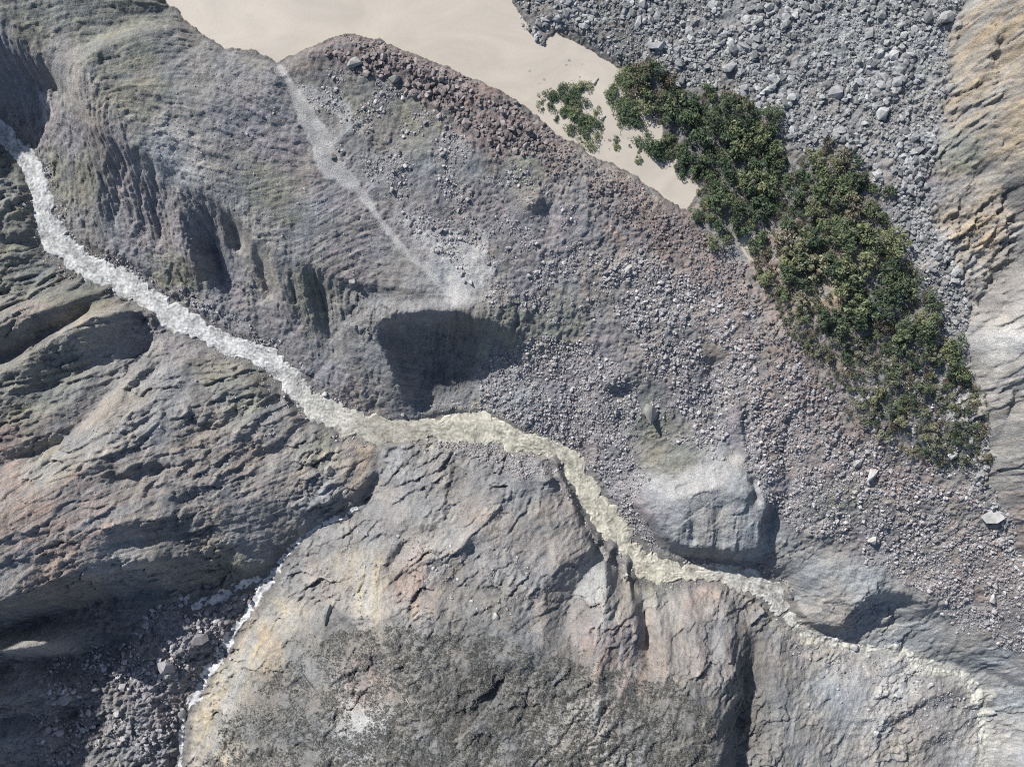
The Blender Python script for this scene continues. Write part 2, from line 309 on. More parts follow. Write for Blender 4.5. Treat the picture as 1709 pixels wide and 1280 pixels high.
# ------------------------------------------------------------------ ground cover table: x, y, grain angle, striation, roughness, colour, zone
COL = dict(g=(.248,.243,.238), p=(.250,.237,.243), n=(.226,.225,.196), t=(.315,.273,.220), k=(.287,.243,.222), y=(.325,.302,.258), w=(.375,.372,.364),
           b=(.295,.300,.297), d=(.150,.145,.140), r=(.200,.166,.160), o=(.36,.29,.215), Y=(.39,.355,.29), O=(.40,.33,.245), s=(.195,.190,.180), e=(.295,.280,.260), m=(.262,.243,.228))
Z_T, Z_S, Z_D, Z_L, Z_C, Z_H, Z_B, Z_V = range(8)
TAB = [
 (40,40,10,.7,.2,'n',Z_T),(150,30,8,.8,.2,'n',Z_T),(240,10,12,.7,.2,'n',Z_T),(110,80,30,.5,.2,'g',Z_T),(180,120,15,.7,.25,'n',Z_T),(230,80,25,.6,.2,'n',Z_T),(300,90,10,.7,.3,'g',Z_T),(380,110,-10,.6,.35,'g',Z_T),
 (250,180,-5,.8,.3,'n',Z_T),(330,200,-12,.8,.35,'g',Z_T),(420,180,-25,.8,.45,'p',Z_T),(460,240,-30,.8,.4,'p',Z_T),(360,290,-20,.7,.3,'g',Z_T),(450,330,10,.6,.25,'n',Z_T),(540,380,30,.7,.25,'g',Z_T),(480,400,15,.5,.2,'g',Z_T),(600,430,20,.7,.25,'p',Z_T),(560,340,35,.7,.3,'p',Z_T),(660,460,-5,.4,.15,'g',Z_T),(300,250,-15,.5,.3,'w',Z_T),(440,430,20,.3,.2,'e',Z_T),
 (30,120,85,.7,.4,'p',Z_S),(70,170,85,.8,.8,'p',Z_S),(120,220,85,.8,.7,'p',Z_S),(130,150,80,.8,.3,'e',Z_S),(110,300,80,.7,.4,'n',Z_S),(150,290,85,1.0,.4,'n',Z_S),(190,280,-85,1.3,.5,'p',Z_S),(230,320,-87,1.4,.7,'p',Z_S),(170,360,90,1.0,.4,'g',Z_S),(260,370,90,1.4,.8,'p',Z_S),(310,400,85,.9,.9,'p',Z_S),(350,400,-75,1.0,.4,'p',Z_S),(395,380,-85,1.0,.4,'g',Z_S),(300,460,0,.4,.8,'n',Z_S),(220,440,-20,.4,.8,'p',Z_S),(140,400,-40,.4,.7,'g',Z_S),(380,500,-20,.3,.9,'p',Z_S),(450,480,85,.5,.4,'e',Z_S),(520,500,-85,1.2,.5,'n',Z_S),(480,540,-70,.5,.6,'p',Z_S),(560,560,85,.7,.4,'g',Z_S),(600,600,-10,.5,.4,'g',Z_S),(560,640,-20,.5,.5,'p',Z_S),(640,510,85,.5,.3,'g',Z_S),(715,575,80,.9,.5,'s',Z_S),(735,625,80,.8,.4,'d',Z_S),(680,640,-10,.5,.3,'g',Z_S),(780,560,75,.7,.4,'s',Z_S),(850,560,70,.7,.6,'n',Z_S),(700,500,0,.4,.3,'g',Z_S),  # dark bowl rows: damp soil plus the bowl's shade put into the colour
 (560,90,0,.1,.7,'r',Z_D),(540,130,0,.2,.4,'s',Z_D),(620,90,0,.1,.9,'r',Z_D),(720,130,0,.1,1.0,'r',Z_D),(800,170,0,.1,1.0,'r',Z_D),(830,210,0,.1,.9,'r',Z_D),(620,160,-60,.3,.4,'n',Z_D),(700,200,-60,.3,.35,'n',Z_D),(640,260,-60,.3,.35,'g',Z_D),(760,260,-60,.3,.4,'g',Z_D),(900,260,-45,.2,.7,'k',Z_D),(960,300,-45,.2,.7,'m',Z_D),(1060,340,-45,.2,.7,'k',Z_D),(1130,390,-45,.2,.7,'r',Z_D),(880,290,-60,.3,.3,'n',Z_D),(920,370,-60,.3,.6,'p',Z_D),(820,350,-60,.3,.5,'p',Z_D),(720,380,-50,.3,.4,'p',Z_D),(800,430,-50,.3,.4,'m',Z_D),(770,470,-40,.3,.3,'w',Z_D),(900,460,-80,.2,.8,'p',Z_D),(1020,460,-80,.2,.8,'m',Z_D),(1100,500,-80,.2,.7,'m',Z_D),(1180,460,-80,.2,.6,'k',Z_D),(1230,480,-70,.2,.6,'k',Z_D),(930,540,-80,.3,.7,'n',Z_D),(860,640,0,.1,.7,'b',Z_D),(920,640,0,.1,.7,'p',Z_D),(1000,620,0,.2,.7,'p',Z_D),(1000,720,0,.1,.7,'p',Z_D),(1080,700,80,.3,.4,'n',Z_D),(1100,580,-80,.2,.7,'m',Z_D),(1150,650,-80,.3,.5,'p',Z_D),(1220,620,-80,.2,.7,'m',Z_D),(1270,600,-70,.2,.7,'k',Z_D),(1320,640,-60,.2,.7,'k',Z_D),(1240,720,-75,.3,.8,'p',Z_D),(1340,760,-70,.2,.8,'k',Z_D),(1300,830,-70,.2,.8,'p',Z_D),(1400,740,-60,.2,.7,'k',Z_D),(1430,830,-60,.2,.5,'n',Z_D),(1500,800,-50,.2,.7,'k',Z_D),(1570,830,-50,.2,.6,'m',Z_D),(1450,900,-50,.2,.8,'p',Z_D),(1550,930,-50,.2,.6,'m',Z_D),(1620,960,-40,.2,.6,'k',Z_D),(1690,1050,-40,.2,.6,'m',Z_D),(1060,860,-40,.2,.7,'p',Z_D),(1120,750,30,.4,.3,'n',Z_D),
 (1190,800,-80,.4,.1,'w',Z_V),(1130,830,-20,.3,.1,'w',Z_V),(1160,890,-88,.8,.15,'b',Z_V),(1230,880,-88,.9,.15,'b',Z_V),(1240,820,-50,.4,.15,'b',Z_V),(1310,900,-50,.2,.4,'b',Z_V),(1380,960,-15,.4,.3,'b',Z_V),(1350,1010,-15,.4,.3,'e',Z_V),(1430,960,-60,.4,.5,'b',Z_V),(1480,1030,0,.2,.2,'b',Z_V),(1560,1050,-25,.4,.2,'b',Z_V),(1640,1100,-30,.4,.2,'b',Z_V),
 (1420,1120,-70,.3,.3,'w',Z_V),(1490,1130,-50,.3,.3,'w',Z_V),(1380,1180,75,.5,.3,'b',Z_V),(1340,1230,70,.5,.3,'e',Z_V),(1460,1190,60,.3,.3,'w',Z_V),(1540,1200,30,.3,.6,'g',Z_V),(1570,1170,20,.3,.5,'g',Z_V),(1500,1250,50,.3,.5,'e',Z_V),(1640,1220,80,.3,.4,'w',Z_V),(1690,1180,80,.3,.3,'b',Z_V),(1310,1110,80,.4,.4,'g',Z_V),(1360,1070,0,.2,.6,'e',Z_V),
 (1200,50,0,.1,.9,'g',Z_L),(1000,40,0,.1,.8,'s',Z_L),(1400,60,0,.1,.9,'b',Z_L),(1550,60,0,.1,.9,'b',Z_L),(1300,150,0,.1,.9,'g',Z_L),(1450,220,0,.1,.9,'g',Z_L),(1540,180,0,.1,.9,'b',Z_L),(1540,320,0,.1,.8,'p',Z_L),(1530,430,0,.1,.5,'w',Z_L),(1100,130,0,.1,.7,'s',Z_L),(1560,500,0,.1,.7,'p',Z_L),(1590,600,0,.1,.6,'g',Z_L),(1600,460,0,.2,.8,'m',Z_L),
 (1200,250,0,.1,.6,'s',Z_D),(1380,350,0,.1,.6,'s',Z_D),(1450,500,0,.1,.6,'s',Z_D),(1530,650,0,.1,.6,'s',Z_D),(1300,420,0,.1,.6,'k',Z_D),(1340,540,0,.1,.6,'k',Z_D),(1580,740,0,.1,.6,'s',Z_D),(1240,400,0,.1,.2,'e',Z_D),(1360,490,0,.1,.3,'o',Z_D),
 (1650,60,50,.4,.9,'t',Z_C),(1630,180,42,.4,.9,'t',Z_C),(1690,150,42,.4,.9,'t',Z_C),(1610,260,35,.4,.9,'n',Z_C),(1660,270,38,.4,.9,'t',Z_C),(1600,320,40,.7,.5,'e',Z_C),(1640,360,40,.9,1.7,'t',Z_C),(1620,400,45,.8,1.7,'o',Z_C),(1610,440,45,.8,1.7,'y',Z_C),(1690,330,40,.9,.7,'d',Z_C),(1690,400,45,.9,1.7,'g',Z_C),(1650,480,45,.6,1.7,'g',Z_C),(1660,560,60,.5,.2,'w',Z_C),(1640,620,65,.5,.2,'w',Z_C),(1690,610,60,.5,.3,'e',Z_C),(1690,700,45,.6,.3,'e',Z_C),(1680,780,60,.6,.4,'e',Z_C),(1700,860,60,.5,.5,'k',Z_C),(1670,850,60,.3,.6,'m',Z_D),
 (20,300,-60,.3,.8,'n',Z_H),(20,380,10,.5,.8,'n',Z_H),(20,450,20,.5,.8,'n',Z_H),(80,480,40,.5,.3,'n',Z_H),(40,530,25,.7,.3,'m',Z_H),(140,490,25,.5,.3,'n',Z_H),(60,560,20,.5,.3,'s',Z_H),(130,550,20,.5,.3,'y',Z_H),(180,530,10,.4,.3,'e',Z_H),(220,550,10,.4,.3,'m',Z_H),(110,610,20,.8,.4,'n',Z_H),(60,660,15,.9,.5,'n',Z_H),(30,700,15,.9,.6,'n',Z_H),(20,730,15,.8,.5,'r',Z_H),(230,500,-30,.3,.7,'g',Z_H),(300,560,-30,.3,.8,'p',Z_H),(220,610,40,.5,.4,'g',Z_H),(120,700,35,.5,.5,'m',Z_H),(300,640,30,.5,.35,'g',Z_H),(380,630,30,.4,.3,'n',Z_H),(250,700,30,.4,.4,'g',Z_H),(330,700,20,.5,.4,'m',Z_H),(160,740,38,.5,.35,'e',Z_H),(80,770,38,.6,.35,'y',Z_H),(30,800,35,.7,.4,'k',Z_H),(200,770,25,.7,.45,'m',Z_H),(110,830,30,.7,.4,'k',Z_H),(40,880,30,.7,.35,'k',Z_H),(80,930,35,.8,.35,'k',Z_H),(160,880,25,.8,.4,'k',Z_H),(20,960,40,.7,.4,'m',Z_H),(230,840,15,.6,.4,'m',Z_H),(300,780,15,.6,.5,'m',Z_H),(400,760,30,.6,.5,'m',Z_H),(360,830,15,.6,.5,'m',Z_H),(450,720,45,.6,.5,'m',Z_H),(470,790,25,.6,.5,'m',Z_H),(540,740,80,.3,.3,'n',Z_H),(545,765,70,.3,.3,'y',Z_H),(580,770,60,.4,.4,'m',Z_H),(600,760,60,.3,.3,'o',Z_H),(400,670,20,.7,.3,'n',Z_H),(520,830,20,.5,.4,'g',Z_H),(300,890,5,.7,.4,'s',Z_H),(400,890,15,.6,.4,'g',Z_H),(380,940,20,.5,.4,'n',Z_H),(210,940,10,.6,.4,'e',Z_H),(500,650,-30,.3,.7,'p',Z_H),  # darker rows under the rib and on the lower slope carry painted shade
 (60,1020,10,.6,1.6,'s',Z_V),(60,1080,10,.4,.7,'e',Z_V),(140,1040,0,.6,1.6,'s',Z_V),(220,980,-10,.6,.4,'s',Z_V),(180,1090,20,.3,1.6,'d',Z_V),(80,1160,10,.4,1.6,'g',Z_V),(60,1230,10,.4,1.6,'g',Z_V),(100,1120,0,.3,1.6,'d',Z_V),(130,1210,0,.3,1.6,'d',Z_V),(300,1040,30,.5,2.0,'p',Z_V),(280,1100,40,.6,2.0,'p',Z_V),(240,1160,40,.7,2.0,'p',Z_V),(190,1220,40,.6,2.0,'g',Z_V),(270,1220,60,.6,2.0,'p',Z_V),(360,1020,30,.5,2.0,'p',Z_V),(330,1080,50,.4,2.0,'p',Z_V),(290,1000,10,.4,.6,'n',Z_V),  # darkest ravine rows repeat the ridge's shadow in the ground colour
 (440,1030,55,.4,.2,'y',Z_B),(410,1080,60,.4,.2,'Y',Z_B),(370,1150,60,.4,.25,'Y',Z_B),(340,1210,70,.3,.3,'Y',Z_B),(478,1030,50,.4,.2,'Y',Z_B),(425,1056,50,.3,.2,'O',Z_B),(350,1240,60,.3,.2,'y',Z_B),(500,960,50,.4,.5,'g',Z_B),(540,900,50,.4,.5,'g',Z_B),(560,980,70,.4,.4,'e',Z_B),(520,1010,60,.3,.5,'e',Z_B),
 (640,770,70,.3,.2,'g',Z_B),(720,790,30,.3,.2,'g',Z_B),(800,800,20,.3,.3,'g',Z_B),(850,770,-10,.1,.8,'p',Z_B),(780,740,-10,.1,.6,'g',Z_B),(880,820,10,.3,.3,'g',Z_B),(620,870,80,.4,.5,'g',Z_B),(700,870,50,.4,.3,'g',Z_B),(800,870,15,.4,.3,'m',Z_B),(900,860,10,.4,.3,'m',Z_B),(600,950,80,.5,.4,'y',Z_B),(630,985,85,.5,.3,'Y',Z_B),(690,970,80,.4,.4,'k',Z_B),(740,940,60,.4,.4,'e',Z_B),(750,910,50,.4,.3,'e',Z_B),(780,960,50,.4,.7,'s',Z_B),(840,940,40,.4,.3,'g',Z_B),(880,980,40,.4,.3,'g',Z_B),(900,930,35,.4,.3,'m',Z_B),(830,1040,20,.3,.5,'s',Z_B),(950,930,45,.4,.3,'m',Z_B),
 (990,960,80,.4,.3,'b',Z_B),(1020,1020,-80,.4,.3,'e',Z_B),(1000,1070,60,.4,.4,'k',Z_B),(1040,1070,80,.5,.4,'k',Z_B),(930,1030,40,.4,.4,'m',Z_B),(1120,1010,70,.5,.4,'e',Z_B),(1160,980,30,.4,.4,'k',Z_B),(1180,1040,80,.5,.4,'m',Z_B),(1130,1080,80,.5,.4,'m',Z_B),(1110,990,70,.5,.3,'n',Z_B),(1250,1000,60,.4,.6,'m',Z_B),(1250,1100,85,.4,.3,'d',Z_B),(1240,1200,85,.4,.3,'d',Z_B),(1270,1250,85,.3,.8,'s',Z_B),(1200,1130,85,.5,.4,'m',Z_B),  # dark rows in the deep gully have its shade painted in
 (560,1060,-35,.3,.5,'s',Z_B),(500,1100,-50,.3,.5,'s',Z_B),(650,1080,-30,.3,.5,'s',Z_B),(750,1080,-30,.3,.5,'s',Z_B),(600,1140,-40,.3,.5,'k',Z_B),(450,1150,-60,.3,.5,'s',Z_B),(420,1210,-60,.3,.5,'s',Z_B),(520,1200,-50,.3,.5,'s',Z_B),(600,1190,-50,.3,.3,'w',Z_B),(700,1150,-30,.3,.5,'s',Z_B),(680,1230,-40,.3,.5,'s',Z_B),(800,1160,-40,.3,.5,'d',Z_B),(850,1120,50,.3,.5,'s',Z_B),(800,1250,-40,.3,.5,'s',Z_B),(500,1270,-50,.3,.5,'s',Z_B),(920,1120,60,.3,.5,'s',Z_B),(950,1200,60,.3,.3,'e',Z_B),(1050,1130,70,.3,.5,'k',Z_B),(1080,1200,70,.3,.5,'s',Z_B),(1150,1190,70,.3,.5,'s',Z_B),(1020,1250,70,.3,.4,'e',Z_B),(1120,1260,70,.3,.5,'s',Z_B),
]
TP = np.array([(r[0], r[1]) for r in TAB], float)
tx, ty, _ = at(TP[:, 0], TP[:, 1])
tang = np.radians([r[2] for r in TAB]); tst = np.array([r[3] for r in TAB]); tro = np.array([r[4] for r in TAB])
tcol = np.array([COL[r[5]] for r in TAB]); tzone = np.array([r[6] for r in TAB])

# ------------------------------------------------------------------ fine land grid
ST = 0.42
NX, NY = 1092, 832
X0, Y0 = -ST * (NX - 1) / 2, -ST * (NY - 1) / 2
xs = X0 + ST * np.arange(NX); ys = Y0 + ST * np.arange(NY)
XX, YY = np.meshgrid(xs, ys)
XX = XX.astype(np.float32); YY = YY.astype(np.float32)

# cover fields on a 1.26 m grid, then upsampled
cs = ST * 3
cx = np.arange(X0 - 4, -X0 + 4, cs); cy = np.arange(Y0 - 4, -Y0 + 4, cs)
CX, CY = np.meshgrid(cx, cy)
wx = CX + 5 * fbm(CX, CY, 22, 4, 40); wy = CY + 5 * fbm(CX, CY, 22, 4, 50)
f_ang = np.zeros(CX.shape + (2,)); f_sr = np.zeros(CX.shape + (2,)); f_col = np.zeros(CX.shape + (3,)); f_zone = np.zeros(CX.shape, int)
for r in range(CX.shape[0]):
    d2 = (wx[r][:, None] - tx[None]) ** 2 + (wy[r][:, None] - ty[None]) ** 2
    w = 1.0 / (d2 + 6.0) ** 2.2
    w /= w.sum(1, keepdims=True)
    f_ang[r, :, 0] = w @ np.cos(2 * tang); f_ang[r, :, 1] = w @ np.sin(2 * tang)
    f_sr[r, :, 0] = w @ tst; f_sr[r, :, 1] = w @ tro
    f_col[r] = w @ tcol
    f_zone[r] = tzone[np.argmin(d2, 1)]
up = lambda A: bil(A.astype(np.float32), cx[0], cy[0], cs, XX, YY)
ang = 0.5 * np.arctan2(up(f_ang[..., 1]), up(f_ang[..., 0]))
STR, ROU = up(f_sr[..., 0]), up(f_sr[..., 1])
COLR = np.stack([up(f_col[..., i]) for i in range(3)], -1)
zi = np.clip(np.round((XX - cx[0]) / cs).astype(int), 0, CX.shape[1] - 1); zj = np.clip(np.round((YY - cy[0]) / cs).astype(int), 0, CX.shape[0] - 1)
ZONE = f_zone[zj, zi]

def lic(src, n, h):
    """smear a noise field along the grain direction -> striations"""
    dx, dy = np.cos(ang).astype(np.float32), np.sin(ang).astype(np.float32)
    out = src.copy()
    for sgn in (1, -1):
        px_, py_ = XX.copy(), YY.copy()
        vx, vy = dx * sgn, dy * sgn
        for k in range(n):
            px_ += vx * h; py_ += vy * h
            ix = np.clip(((px_ - X0) / ST + .5).astype(np.int32), 0, NX - 1); iy = np.clip(((py_ - Y0) / ST + .5).astype(np.int32), 0, NY - 1)
            nvx, nvy = dx[iy, ix], dy[iy, ix]
            s = np.sign(nvx * vx + nvy * vy); s[s == 0] = 1
            vx, vy = nvx * s, nvy * s
            out += src[iy, ix]
    out /= out.std()
    return out
wn = RNG.standard_normal(XX.shape).astype(np.float32)
L1 = lic(fbm(XX, YY, 5.0, 2, 1), 14, 0.9)
L2 = lic(perlin(XX / 1.9, YY / 1.9, 5), 12, 0.6)
L3 = lic(wn, 9, 0.42)

def seg_dist(pts):
    """distance in metres from every grid point to a survey polyline"""
    P = np.array([p[:2] for p in pts], float)
    if len(pts[0]) > 2: x, y = at_z(P[:, 0], P[:, 1], [p[2] for p in pts])
    else: x, y, _z = at(P[:, 0], P[:, 1])
    D = np.full(XX.shape, 1e9, np.float32); T = np.zeros(XX.shape, np.float32)
    for i in range(len(P) - 1):
        x0, x1, y0, y1 = min(x[i], x[i + 1]) - 22, max(x[i], x[i + 1]) + 22, min(y[i], y[i + 1]) - 22, max(y[i], y[i + 1]) + 22
        a = slice(*np.clip(np.searchsorted(ys, (y0, y1)), 0, NY)); b = slice(*np.clip(np.searchsorted(xs, (x0, x1)), 0, NX))
        if a.stop <= a.start or b.stop <= b.start: continue
        ex, ey = x[i + 1] - x[i], y[i + 1] - y[i]
        t = np.clip(((XX[a, b] - x[i]) * ex + (YY[a, b] - y[i]) * ey) / (ex * ex + ey * ey), 0, 1)
        d = np.hypot(XX[a, b] - x[i] - t * ex, YY[a, b] - y[i] - t * ey)
        m = d < D[a, b]
        D[a, b] = np.where(m, d, D[a, b]); T[a, b] = np.where(m, i + t, T[a, b])
    return D, T
Ds, Ts = seg_dist(STREAM)
hwS = np.interp(Ts, np.arange(len(STREAM)), [p[3] * GSD for p in STREAM])
damp = np.clip((Ds - hwS * .8) / 3.0, 0, 1)
Dr, Tr = seg_dist(RIV); Dr2, _ = seg_dist(RIV2)
damp = np.minimum(damp, np.clip(np.minimum(Dr, Dr2) / 3.0, 0.15, 1))
Dc, _ = seg_dist(CHAN)
ZB = bil(ZC, GX0, GY0, 1.0, XX, YY)
gy_, gx_ = np.gradient(ZB, ST)
SL = np.hypot(gx_, gy_)
n_big = fbm(XX, YY, 26, 4, 20)
n_mid = fbm(XX, YY, 7, 4, 26)
n_fine = fbm(XX, YY, 2.2, 3, 31)
n_mic = perlin(XX / .9, YY / .9, 33)
rid = 1 - np.abs(perlin(XX / 5.5, YY / 5.5, 36)) * 2
patch = np.clip(.5 + 1.2 * fbm(XX, YY, 18, 3, 55), 0, 1.3)
# rills: run water over the coarse land, carve where it gathers
es = 2
Ze = (ZB + .5 * n_big + .28 * n_mid + .1 * L1 * STR)[::es, ::es].astype(np.float64)
hN, wN = Ze.shape
Zp = np.pad(Ze, 1, mode='constant', constant_values=1e6)
best = np.zeros(Ze.shape); rec = np.arange(hN * wN).reshape(hN, wN)
idg = rec.copy()
for dj in (-1, 0, 1):
    for di in (-1, 0, 1):
        if dj == 0 and di == 0: continue
        dr = (Ze - Zp[1 + dj:1 + dj + hN, 1 + di:1 + di + wN]) / math.hypot(dj, di)
        m = dr > best
        best = np.where(m, dr, best); rec = np.where(m, idg + dj * wN + di, rec)
acc = [1.0] * (hN * wN); recl = rec.ravel().tolist()
for k in np.argsort(-Ze.ravel()).tolist():
    q = recl[k]
    if q != k: acc[q] += acc[k]
acc = np.array(acc).reshape(hN, wN)
carve = np.minimum(np.log1p(acc / 14.0), 3.6)
carve = (.6 * blur(carve, .6) + .4 * blur(carve, 1.5)).astype(np.float32)
RILL = bil(carve, X0, Y0, ST * es, XX, YY)
# bedding ledges: gentle rise, abrupt drop towards the lower right
def ledge(angle, wl, seed):
    ca, sa = math.cos(angle), math.sin(angle)
    uu = XX * ca + YY * sa; vv = -XX * sa + YY * ca
    ph = vv / wl + 1.7 * fbm(uu / 1.9, vv, 34, 5, seed, .55)
    f = ph - np.floor(ph)
    h = np.where(f < .14, f / .14, (1 - f) / .86)
    gate = np.clip(3.0 * fbm(uu / 1.5, vv, 17, 4, seed + 9) - .1, 0, 1)
    return (h - .5) * gate
zw = lambda ids: np.clip(blur(np.isin(ZONE, ids).astype(np.float32), 5), 0, 1)
wH, wB, wV, wC, wT = zw([Z_H]), zw([Z_B]), zw([Z_V]), zw([Z_C]), zw([Z_T])
dmx, dmy, _dz = at(np.array([1190.]), np.array([860.]))
zwdome = np.exp(-(((XX - dmx[0]) / 32) ** 2 + ((YY - dmy[0]) / 24) ** 2) ** 2)
LEDGE = (wH * (1.7 * ledge(math.radians(32), 14, 130) + .8 * ledge(math.radians(18), 6, 140)) + wB * (1.1 * ledge(math.radians(50), 12, 150) + .8 * (1 - 2.4 * np.abs(perlin(XX / 15 + .3 * n_big, YY / 19, 155))))
         + wV * .45 * ledge(math.radians(28), 10, 160) * np.clip(1 - zwdome, 0, 1) + wC * (1.5 * ledge(math.radians(45), 9, 170) + .7 * ledge(math.radians(38), 4, 175)) + wT * .45 * ledge(math.radians(-8), 6, 180))
def facets(angle, wl, stretch, seed):
    ca, sa = math.cos(angle), math.sin(angle)
    wx_, wy_ = XX + 2.2 * fbm(XX, YY, 11, 3, seed), YY + 2.2 * fbm(XX, YY, 11, 3, seed + 5)
    uu = (wx_ * ca + wy_ * sa) / (wl * stretch); vv = (-wx_ * sa + wy_ * ca) / wl
    iu = np.floor(uu).astype(np.int32); iv = np.floor(vv).astype(np.int32)
    bd = np.full(uu.shape, 9.0, np.float32); b2 = bd.copy(); hz = np.zeros(uu.shape, np.float32)
    rr = np.random.default_rng(seed); R = rr.random((4096, 5)).astype(np.float32)
    for di in (-1, 0, 1):
        for dj in (-1, 0, 1):
            k = _perm[(_perm[(iu + di + seed) & 4095] + iv + dj) & 4095]
            q = R[k]
            du = uu - (iu + di + q[..., 0]); dv = vv - (iv + dj + q[..., 1])
            d = du * du + dv * dv
            m = d < bd
            b2 = np.where(m, bd, np.minimum(b2, d)); bd = np.where(m, d, bd)
            hz = np.where(m, (q[..., 2] - .5) * 1.6 * du + (q[..., 3] - .5) * 1.6 * dv + (q[..., 4] - .5) * .8, hz)
    edge = np.clip((np.sqrt(b2) - np.sqrt(bd)) / .09, 0, 1)
    return hz - .35 * (1 - edge)
wS, wD = zw([Z_S]), zw([Z_D, Z_L])
rk = np.clip(.7 + 1.7 * fbm(XX, YY, 22, 4, 210), .12, 1.7)
F1 = facets(math.radians(32), 5.2, 2.2, 301); F2 = facets(math.radians(35), 2.2, 1.7, 311); F3 = facets(math.radians(88), 2.4, 2.6, 321); F4 = facets(math.radians(-12), 2.6, 2.2, 331)
F5 = facets(.4, 1.25, 1.15, 341); F6 = facets(1.1, 2.9, 1.2, 351)
FAC = (wH * (1.1 * F1 + .6 * F2) + wC * (1.4 * F1 + .75 * F2) + wV * (.85 * F1 + .5 * F2) + wB * (1.15 * F1 + .7 * F2) + wS * (.6 * F3 + .28 * F2) + wT * (.34 * F4 + .14 * F2) + wD * (.42 * F5 + .3 * F6 * np.clip(n_big + .4, 0, 1))) * rk * np.clip(1 - .65 * zwdome, 0, 1)
ZD = (FAC + 0.9 * n_big + ROU * (0.6 * n_mid + 0.55 * n_fine + 0.25 * rid + .2 * n_mic)
      + STR * (0.10 * L1 * patch * np.clip(.2 + SL, 0, 1.2) + 0.12 * L2 * (.2 + patch) * np.clip(.5 + SL, 0, 1) + 0.12 * L3) + .22 * np.clip(n_mid, -.2, .6) * (1 - np.clip(ROU, 0, 1))
      - RILL * (.12 + .42 * STR) * np.clip(.35 + SL, .35, 1.1) + LEDGE + .05 * n_mic + .05 * n_fine + 0.025 * wn)
dShore = np.clip((np.abs(ZB - LAKE_Z) + .25) / 2.0, 0.25, 1) if False else 1.0
def band(pts, w, soft=.8, seed=80, jit=.6):
    D, T = seg_dist(pts)
    wi = np.interp(T, np.arange(len(pts)), np.array(w) * GSD)
    return np.clip((wi * (1 + jit * fbm(XX, YY, 6, 4, seed)) - D) / soft + .5, 0, 1)
SM1 = band([(466,112),(478,130),(492,155),(508,185),(522,215),(540,250),(552,275),(580,300),(605,325),(640,375),(670,412),(705,445),(740,480),(750,492)],
         [4,5,8,12,15,19,19,12,6,4.5,4.5,5,6,5], .8, 80, .35)
SM2 = band([(500,150),(540,170),(575,188),(590,205),(570,225),(555,240)], [8,14,16,10,7,9], 2.5, 81, .9)
SM3 = band([(672,360),(700,385),(730,410),(780,420),(785,450),(768,480)], [6,12,22,30,32,24], 7, 82, .8)
damp = damp * (1 - .85 * SM1) * (1 - .6 * SM2) * (1 - .5 * SM3)
ZL = ZB + ZD * damp * dShore
# the lake bed must stay below water, its rim above
lx, ly = at_z(np.array([p[0] for p in SHORE]), np.array([p[1] for p in SHORE]), LAKE_Z)
def in_poly(X, Y, px, py):
    ins = np.zeros(np.shape(X), bool); n = len(px); j = n - 1
    for i in range(n):
        c = ((py[i] > Y) != (py[j] > Y)) & (X < (px[j] - px[i]) * (Y - py[i]) / (py[j] - py[i] + 1e-12) + px[i])
        ins ^= c; j = i
    return ins
jx, jy = XX + 1.1 * fbm(XX, YY, 7, 3, 70), YY + 1.1 * fbm(XX, YY, 7, 3, 75)
inlake = in_poly(jx, jy, lx, ly)
ZL = np.where(inlake, np.minimum(ZL, LAKE_Z - .35), ZL)
ox, oy = np.array(offs(list(zip(lx, ly)), 0)).T
sgn = 1.0 if in_poly(np.array([ox[12]]), np.array([oy[12]]), lx, ly) else 1.0
near = blur(inlake.astype(np.float32), 7) > .01
ZL = np.where(near & ~inlake, np.maximum(ZL, LAKE_Z + .25 + .35 * np.clip(n_fine + .5, 0, 2)), ZL)
notch = np.hypot(XX - at_z(468, 116, 40)[0], YY - at_z(468, 116, 40)[1]) < 3
ZL = np.where(notch, np.minimum(ZL, 40.4), ZL)
ZL = ZL.astype(np.float32)

def ground(x, y): return bil(ZL, X0, Y0, ST, x, y)

# ------------------------------------------------------------------ ground colours (mineral and wet tints, plus painted shade in hollows and along banks)
mott = 1 + .16 * np.clip(FAC, -1, 1) + 0.12 * n_mid + 0.10 * n_fine + 0.05 * L1 * patch * np.clip(STR, 0, 1) + 0.06 * L2 * np.clip(STR, 0, 1) + 0.06 * L3 * np.clip(STR, 0, 1) + 0.05 * wn + .10 * n_big + .06 * n_mic
COLR = COLR * np.clip(mott, .5, 1.6)[..., None]
lum = COLR.mean(-1, keepdims=True)
COLR = lum + (COLR - lum) * np.clip(.85 + .22 * L1 + .12 * L2 + .35 * n_mid, .2, 1.45)[..., None]
hue = fbm(XX, YY, 18, 3, 90)[..., None]
COLR = COLR * (1 + hue * np.array([.05, 0, -.06]))
def lay(mask, col, k=1.0):
    global COLR
    m = (np.clip(mask, 0, 1) * k)[..., None]
    COLR = COLR * (1 - m) + np.array(col) * np.clip(mott, .7, 1.3)[..., None] * m
SILT = (.47, .462, .445)
mott0 = mott; mott = 1 + .25 * (mott - 1)
lay(SM1 * np.clip(.75 + .6 * n_mid, .35, 1), SILT, .9); lay(SM2, SILT, .6); lay(SM3, SILT, .85)
mott = mott0
lay(band([(70,160),(78,185),(70,205)], [8,10,7], 2, 83, 1.2), (.45,.44,.44), .6)
lay(band([(575,470),(650,482),(735,498)], [4,5,3], 2, 84, .6), (.17,.165,.16), .6)  # dark strip along the terrace edge
lay(band([(1280,985),(1310,1022),(1335,1052),(1370,1075),(1430,1080)], [20,18,12,10,8], 1.5, 85, 1.2), (.42,.40,.34), .7)
lay(band([(1505,1085),(1530,1108),(1560,1115),(1600,1122),(1635,1160),(1640,1210),(1640,1290)], [12,14,12,10,14,14,16], 1.5, 86, 1.2), (.44,.43,.38), .7)
